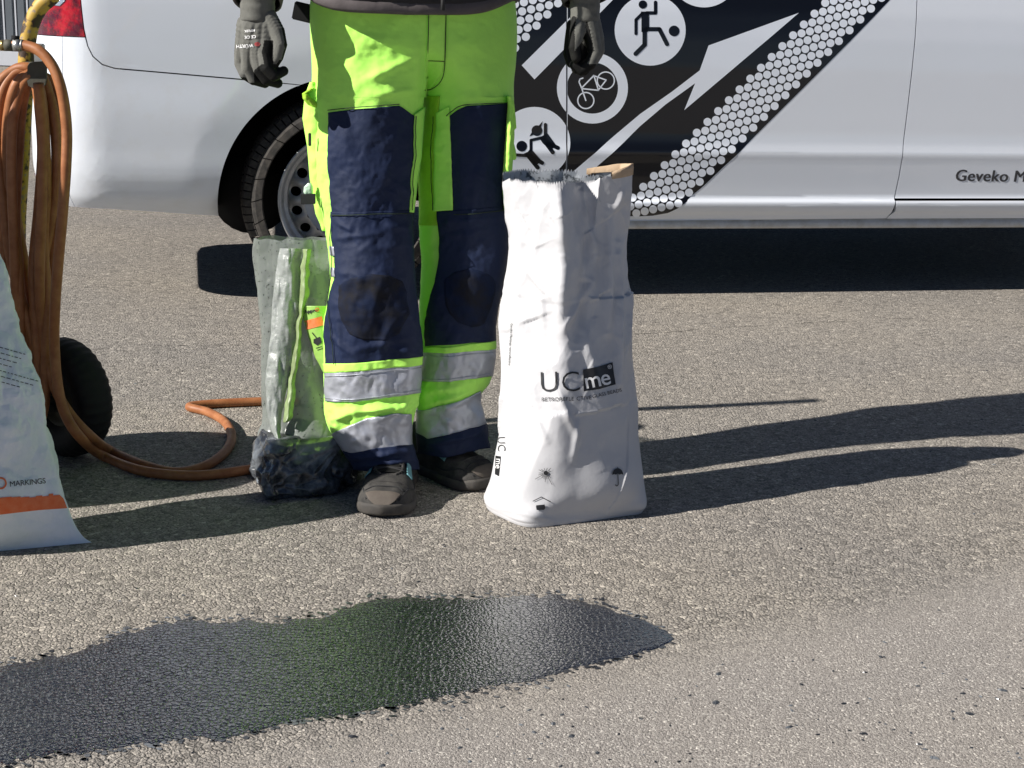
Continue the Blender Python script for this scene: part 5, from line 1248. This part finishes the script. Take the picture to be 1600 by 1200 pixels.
def left_bag():
    t = thing('plastic_sack', 'bulging pale blue plastic sack with an orange band, at the left edge', 'sack', (-1.1, 2.75, 0))
    # y, front control px (x, Y) left->right, back
    e0 = ground(np.float64(143), np.float64(849)); ang = math.radians(24); dirx = np.array([math.cos(ang), math.sin(ang), 0]); nrm = np.array([math.sin(ang), -math.cos(ang), 0])
    Wt = .42
    # silhouette of the right edge: height -> distance moved left along the face
    rt = [(849, 143), (835, 128), (812, 113), (785, 101), (740, 90), (680, 76), (620, 62), (560, 45), (490, 21), (410, 0), (360, -25)]
    rows_ = []
    for k, (y, x) in enumerate(rt):
        Y = float(e0[1]) + (0.0 if k == 0 else .04 * min(1, k / 3)); p = at_y(x, y, Y); z = max(.001, float(p[2])) if k else .001
        s = (p - e0) @ dirx if k else 0.0
        bul = float(np.interp(z, [0, .02, .05, .12, .3, .5, .66, .75], [.006, .022, .05, .085, .11, .09, .05, .02]))
        wl = float(np.interp(z, [0, .05, .3, .5, .75], [0, .03, .06, .12, .2]))
        base = e0.copy(); base[2] = z
        base = base - nrm * .16 * z
        r0 = base + dirx * s - nrm * (.004 if k == 0 else .04 * min(1, k / 4)); l0 = base + dirx * (-Wt + wl) - nrm * .04
        r_ = []
        for f in (0, .12, .32, .55, .8, 1.0): r_.append(r0 + (l0 - r0) * f + nrm * bul * math.sin(math.pi * min(1, max(0, f * .92 + .04))) ** .7)
        for f in (.8, .5, .2): r_.append(r0 + (l0 - r0) * f - nrm * bul * math.sin(math.pi * f) ** .7)
        rows_.append(r_)
    G = ring_bag(rows_, 9, 2, nz=280, sub=34); c = np.mean(G, axis=(0, 1))
    def fn(u, z):
        up = sstep(.02, .1, z)
        return (.30 * crumple(u, z, 61, .07, tilt=.5) * up + .12 * crumple(u + 2, z, 63, .03, tilt=.6) * up + .0030 * fbm(u * 30, z * 30, 0, 9, 4) * sstep(.08, .2, z))
    G, n = displace(G, fn, c); G[..., 2] = np.maximum(G[..., 2], .0008)
    # flat welded bottom seam fin spreading past the body
    nz, nc = G.shape[:2]
    o = obj('sack_skin', G.reshape(-1, 3), grid_faces(nz, nc, True) + [tuple(range(nc))[::-1], tuple(range((nz - 1) * nc, nz * nc))], MT['pvc'], t)
    bv = bvh_of(o); K = dict(parent=t, bvh=bv, off=.0012, cell=3)
    decal('sack_print', T('MARKINGS', (15, 760.5), -5.5, 12.2, space=.93), MT['ink'], **K)
    decal('sack_print', shape_bm(ringp(1, 755, 6.8, 9.6, 28)), MT['orange_ink'], **K)
    top = []; x = -180; r_ = random.Random(3)
    while x < 92:
        w = r_.choice((5, 7, 10, 14)); h = r_.choice((-1.5, 0, 1.5, 2.5)); top += [(x, 779 - .1 * x * .9 - h + 1), (min(x + w, 97), 779 - .1 * min(x + w, 97) * .9 - h + 1)]; x += w
    band = [(q, min(y_, 789)) for q, y_ in top] + [(99, 779), (105, 794), (60, 797), (0, 804), (-180, 822)]
    decal('sack_print', shape_bm([band]), MT['orange_ink'], **K)
    ln = []
    for k in range(7):
        x0, y0 = -6 + 1.5 * k, 541 + 9 * k - (0 if k < 4 else -2); L_ = (46, 40, 30, 22, 60, 50, 30)[k]; x_ = x0
        while x_ < x0 + L_:
            w = r_.uniform(1.5, 6); ln += stroke([(x_, y0 + (x_ - x0) * .28), (x_ + w, y0 + (x_ + w - x0) * .28)], 1.2); x_ += w + 3.2
    decal('sack_print', shape_bm(ln), MT['ink'], **K)
left_bag()

def film_bag():
    t = thing('polythene_bag', 'cloudy polythene bag with tarry black bottom, behind the left leg', 'bag', tuple(ground(np.float64(480), np.float64(765))))
    Yb = 3.17
    def rows_of(tab, zfix=None):
        out = []
        for y, xl, xr, Y, dp in tab:
            r_ = []
            for f in (0, .18, .4, .62, .84, 1): r_.append(at_y(xl + (xr - xl) * f, y, Y - dp * math.sin(math.pi * (f * .9 + .05)) ** .6))
            for f in (.8, .5, .2): r_.append(at_y(xl + (xr - xl) * f, y, Y + dp * .9 * math.sin(math.pi * f) ** .6))
            out.append(r_)
        return out
    up = rows_of([(715, 408, 545, 3.13, .075), (690, 408, 540, 3.14, .07), (650, 415, 535, 3.16, .06), (600, 414, 532, 3.17, .055), (520, 412, 530, 3.18, .05), (450, 406, 528, 3.19, .04), (400, 401, 524, 3.20, .035), (374, 400, 520, 3.20, .032)])
    G = ring_bag(up, 9, 3, nz=200, sub=24); c = np.mean(G, axis=(0, 1))
    def fn(u, z): return .45 * crumple(u, z, 71, .05, aniso=3.0, tilt=.6) + .2 * crumple(u + 1, z, 73, .03, aniso=1.6, tilt=.6) + .003 * fbm(u * 12, z * 4, 0, 3, 3)
    G, n = displace(G, fn, c)
    j = np.arange(G.shape[1]); k = sstep(.85, 1, np.linspace(0, 1, G.shape[0]))[:, None]
    bk_ = (n[-1, :, 1] > 0); G[..., 2] += k * (.003 * vnoise(j / 10., 0 * j, 0, 5) + .014 * bk_ * (.5 + .5 * vnoise(j / 30., 0 * j, 0, 15)))[None, :]
    skin_ = obj('film_sleeve', G.reshape(-1, 3), grid_faces(G.shape[0], G.shape[1], True), MT['film'], t)
    # tarry heavy bottom
    b = [(-1,)]; base = [(404, 745), (420, 780), (450, 778), (500, 772), (545, 760), (556, 742), (520, 728), (470, 722), (430, 726)]
    b0 = [ground(np.float64(x), np.float64(y), .001) for x, y in base]; cen = np.mean(b0, 0)
    def lift(f, z): return [cen + (p - cen) * f + np.array([0, 0, z]) for p in b0]
    lo = [b0, lift(1.07, .012), lift(1.08, .03), lift(1.04, .05), lift(.97, .068), lift(.86, .088), lift(.78, .105)]
    G2 = ring_bag(lo, 9, 4, nz=90, sub=26); c2 = np.mean(G2, axis=(0, 1))
    def fn2(u, z): return (.40 * facets(u + z, z - u * .3, 81, .045, tilt=.9) - .30 * facets(u + 3, z + u * .4, 83, .024) + .008 * (.5 - np.abs(vnoise(u / .07 + z * 9, z / .035, .2, 81))) + .007 * (.5 - np.abs(vnoise(u / .025, z / .02 + u * 9, .2, 83))) - .003) * sstep(0, .012, z)
    G2, n2 = displace(G2, fn2, c2); G2[..., 2] = np.maximum(G2[..., 2], .0006)
    nc = G2.shape[1]; top_c = len(G2.reshape(-1, 3))
    obj('tarry_bottom', list(G2.reshape(-1, 3)), grid_faces(G2.shape[0], nc, True) + [tuple(range(nc))[::-1], tuple(range((G2.shape[0] - 1) * nc, G2.shape[0] * nc))], MT['tar'], t)
    # crumpled contents inside the sleeve: white and lime film strips, printed label
    def strip(name, l, r, Yq, m, seed, amp=.006, thick=.001):
        ys = np.linspace(l[0][1], l[-1][1], 80); xl = np.interp(ys, [p[1] for p in l], [p[0] for p in l]); xr = np.interp(ys, [p[1] for p in r], [p[0] for p in r])
        xl = xl + 3 * fbm(ys / 30, 0 * ys, 0, seed + 3, 3); xr = xr + 3 * fbm(ys / 22, 0 * ys, 0, seed + 6, 3)
        s = np.linspace(0, 1, 26); X = xl[:, None] + (xr - xl)[:, None] * s; Yy = ys[:, None] + 0 * X
        dep = Yq + np.interp(Yy, [374, 450, 520, 600, 650, 715], [3.160, 3.140, 3.122, 3.106, 3.092, 3.05]) + amp * (fbm(X / 12, Yy / 45, 0, seed, 3) * .6 + .5 * ridged(X / 16, Yy / 30, seed + 2, 2) - .3) - .012 * np.sin(math.pi * s)[None, :]
        return grid_obj(name, at_y(X, Yy, dep), m, t, flip=True, thick=thick)
    strip('white_wrapper', [(438, 388), (428, 450), (421, 520), (416, 600), (419, 650), (430, 700)], [(470, 388), (470, 450), (462, 520), (450, 600), (440, 650), (440, 700)], -.006, MT['white_film'], 4)
    strip('lime_wrapper', [(472, 389), (468, 450), (462, 520), (450, 600), (440, 660)], [(490, 387), (482, 450), (472, 520), (460, 600), (458, 650), (450, 662)], -.010, MT['lime_film'], 6)
    lab = strip('printed_label', [(475, 478), (474, 505), (490, 560), (505, 585)], [(512, 470), (520, 505), (522, 560), (523, 588)], -.010, MT['label'], 8, amp=.001)
    bv = bvh_of(lab); K = dict(parent=t, bvh=bv, off=.0011, cell=3)
    decal('label_print', shape_bm([[(475, 502), (503, 494), (506, 508), (479, 515)]]), MT['orange_ink'], **K)
    decal('label_print', T('Appre', (475.5, 490), -9, 8, bold=.03), MT['ink'], **K); decal('label_print', T('O', (493, 487), -9, 8, bold=.03), MT['orange_ink'], **K)
    decal('label_print', shape_bm(stroke([(488, 520), (496, 530)], 1.4) + [[(490, 530), (500, 526), (503, 535), (496, 540), (490, 536)]] + stroke([(494, 544), (503, 541)], 1) + stroke([(496, 547), (505, 544)], 1)), MT['ink'], **K)
film_bag()

# ------------------------------------------------------------------ hose cart: pole, bracket, tyre, with hoses
def cart():
    t = thing('hose_cart', 'hand cart with a rusty yellow pipe frame and one black tyre, at the left edge', 'cart', (-1.0, 3.22, 0))
    Yp = 3.22
    pole = [(150, -150), (118, -70), (88, -14), (62, 12), (48, 42), (42, 80), (40, 120), (37, 180), (33, 260), (28, 350), (29, 430), (33, 520), (38, 600), (44, 655)]
    tube('pipe_frame', [at_y(x, y, Yp) for x, y in pole], .0165, MT['rusty'], t, n=18)
    # wheels
    c = np.array([-.985, 3.235, .132]); a_ = math.radians(38); ax = np.array([-math.sin(a_), -math.cos(a_), 0]); ax /= np.linalg.norm(ax)
    for i, cc in enumerate((c, c + ax * .50)):
        wh = bpy.data.objects.new('wheel', None); col.objects.link(wh); wh.location = cc; wh.parent = t; wh.matrix_parent_inverse = Matrix.Translation(-t.location)
        u = np.cross(VZ, ax); u /= np.linalg.norm(u); n = 72
        prof = [(.055, .0), (.062, .018), (.085, .030), (.108, .032), (.120, .026), (.1275, .016), (.1315, .006), (.132, -.01), (.1315, -.026), (.1275, -.036), (.120, -.046), (.10, -.052), (.06, -.045)]
        G = []
        for r_, h_ in prof:
            row = []
            for k in range(n * 2):
                al = math.pi * k / n; rr_ = r_ - (.0028 if r_ > .118 and (k // 2) % 2 == 0 and abs(h_ + .01) > .012 else 0)
                row.append(cc + ax * h_ + rr_ * (u * math.cos(al) + VZ * math.sin(al)))
            G.append(row)
        G = np.array(G); ty = obj('tyre', G.reshape(-1, 3), grid_faces(len(prof), n * 2, True), MT['rubber_dark'], None); ty.parent = wh; ty.matrix_parent_inverse = Matrix.Translation(-wh.location)
        prof2 = [(.062, .012), (.058, .016), (.052, .004), (.03, .0), (.028, .02), (.012, .022), (.001, .022)]
        G = np.array([[cc + ax * h_ + r_ * (u * math.cos(al) + VZ * math.sin(al)) for al in np.linspace(0, 2 * math.pi, 32, endpoint=False)] for r_, h_ in prof2])
        ri = obj('rim', G.reshape(-1, 3), grid_faces(len(prof2), 32, True), MT['bracket'], None); ri.parent = wh; ri.matrix_parent_inverse = Matrix.Translation(-wh.location)
    tube('axle', [c, c + ax * .50], .012, MT['bracket'], t, res=1)
    tube('pipe_frame', [at_y(40, 640, Yp), (c + (0, 0, .02)), c - ax * .1], .014, MT['rusty'], t)
    box('foot_plate', c + ax * .28 + np.array([-.02, .10, -.02]), (.40, .16, .012), MT['bracket'], t, axes=[ax, u, VZ], bev=.002)
    P = np.array([[np.array([-1.40, 2.90, z]) + rr_ * np.array([math.cos(al), math.sin(al), 0]) for al in np.linspace(0, 2 * math.pi, 40, endpoint=False)] for rr_, z in ((.15, .05), (.195, .06), (.20, .12), (.20, .42), (.18, .49), (.10, .53), (.03, .54), (.001, .54))])
    obj('shadow_tank', P.reshape(-1, 3), grid_faces(8, 40, True), MT['ribs'], t)  # unseen tank shape, added left of frame to cast the dark ground shadow
    V = []
    for z, y0, y1, x0 in ((.50, 2.82, 3.04, -1.40), (.80, 2.85, 3.02, -1.38), (1.0, 2.885, 2.985, -1.37), (1.13, 2.91, 2.945, -1.36)):
        V += [(x0 - .03, y0, z), (x0 + .03, y0, z), (x0 + .03, y1, z), (x0 - .03, y1, z)]
    obj('shadow_plate', V, [(k * 4 + a, k * 4 + (a + 1) % 4, k * 4 + 4 + (a + 1) % 4, k * 4 + 4 + a) for k in range(3) for a in range(4)] + [(3, 2, 1, 0), (12, 13, 14, 15)], MT['rusty'], t, smooth=False)  # unseen tapered plate, added to shade the hoses and cast a pointed shadow
    # hanging bracket for the hose
    pl = at_y(57, 117, 3.145); bm = bmesh.new()
    out = [(43, 103), (47, 98), (54, 96.5), (66, 96), (70, 98), (72, 104), (72, 122), (70, 133), (66, 136.5), (50, 137), (44, 134), (42, 125)]
    f = [at_y(x, y, 3.128) for x, y in out]; b = [p + np.array([0, .008, 0]) for p in f]; k = len(out)
    obj('hose_bracket', f + b, [tuple(range(k)), tuple(range(k, 2 * k))[::-1]] + [(i, (i + 1) % k, k + (i + 1) % k, k + i) for i in range(k)], MT['bracket'], t, smooth=False)
    tube('bracket_arm', [at_y(60, 108, 3.135), at_y(52, 106, 3.17), at_y(40, 105, Yp)], .012, MT['bracket'], t)
    box('bracket_clip', at_y(62, 84, 3.15), (.018, .02, .040), MT['zinc'], t, bev=.002)
    return t
cart()
def hoses():
    h = thing('gas_hose', 'orange rubber hose coiled on the cart bracket and trailing over the asphalt', 'hose', (-1.0, 3.16, 0))
    r = .0108
    def line(pts, name='hose_length', rr=r): tube(name, [at_y(x, y, Y) if Y is not None else ground(np.float64(x), np.float64(y), rr) for x, y, Y in pts], rr, MT['hose'], h, n=14, res=8)
    line([(20, 70, 3.10), (38, 71, 3.10), (62, 80, 3.09), (83, 105, 3.08), (97, 145, 3.07), (104, 200, 3.07), (103, 260, 3.06), (98, 330, 3.06), (91, 410, 3.07), (86, 480, 3.08), (85, 540, 3.10), (90, 600, 3.09), (101, 645, 3.08), (124, 682, 3.07), (160, 712, None), (220, 735, None), (290, 743, None), (345, 740, None), (405, 732, None), (440, 735, None)])
    line([(60, 130, 3.11), (66, 200, 3.12), (66, 300, 3.11), (62, 420, 3.12), (66, 520, 3.14), (84, 600, 3.12), (108, 645, 3.11), (140, 680, 3.11), (172, 704, None), (225, 727, None), (275, 738, None), (318, 729, None), (350, 708, None), (362, 684, None), (352, 660, None), (325, 644, None), (296, 636, None), (318, 632, None), (365, 629, None), (425, 627, None), (470, 628, None)])
    # hanging coils: bottom tips hidden behind the blue sack
    coils = [
        [(58, 116), (80, 128), (92, 160), (96, 220), (94, 300), (82, 400), (66, 500), (60, 590), (50, 640), (30, 650), (12, 600), (6, 500), (-2, 380), (-8, 250), (0, 160), (20, 118), (44, 110)],
        [(56, 120), (74, 140), (86, 190), (90, 260), (80, 340), (62, 440), (52, 530), (40, 590), (20, 600), (4, 520), (6, 400), (10, 280), (12, 190), (24, 135), (46, 116)],
        [(54, 122), (64, 150), (70, 220), (72, 300), (68, 380), (74, 470), (72, 560), (68, 640), (50, 670), (30, 620), (26, 500), (22, 380), (18, 270), (20, 190), (32, 142), (48, 118)],
        [(52, 116), (68, 124), (80, 165), (88, 230), (86, 320), (72, 410), (48, 500), (30, 560), (8, 570), (-14, 470), (-22, 340), (-20, 220), (-6, 140), (22, 110), (44, 106)],
        [(56, 124), (62, 170), (66, 240), (60, 330), (52, 420), (56, 510), (62, 600), (54, 655), (40, 640), (34, 560), (30, 440), (24, 350), (28, 250), (34, 170), (46, 124)]]
    for i, cpts in enumerate(coils):
        P = [at_y(x, y, 3.165 - .016 * (i % 3) + .022 * math.sin(j * 1.3 + i) * .5) for j, (x, y) in enumerate(cpts)]
        P = [np.array(p) for p in P] + [np.array(P[0]) + np.array([0, .02, 0])]
        tube('hose_coil', P, r, MT['hose'], h, n=14, res=8)
    tube('hose_coil', [at_y(x, y, 3.15) for x, y in ((-40, 130), (-10, 200), (4, 300), (16, 400), (34, 470), (60, 560))], r, MT['hose'], h, n=12)
    tube('hose_coil', [at_y(x, y, 3.20) for x, y in ((14, 180), (20, 300), (36, 400), (46, 460), (60, 520))], r, MT['hose'], h, n=12)
    # brass union
    for (x0, x1, rr, m) in ((-60, 2, .008, MT['brass']), (2, 8, .0115, MT['brass']), (8, 22, .0125, MT['bracket']), (22, 33, .0135, MT['zinc']), (33, 36, .0125, MT['zinc'])):
        tube('hose_coupling', [at_y(x0, 70.5, 3.10), at_y(x1, 71, 3.10)], rr, m, h, n=6 if rr > .011 else 14, res=1)
    tube('coupling_knob', [at_y(24, 66, 3.10), at_y(24, 56, 3.10)], .008, MT['black_plastic'], h, n=12, res=1)
hoses()
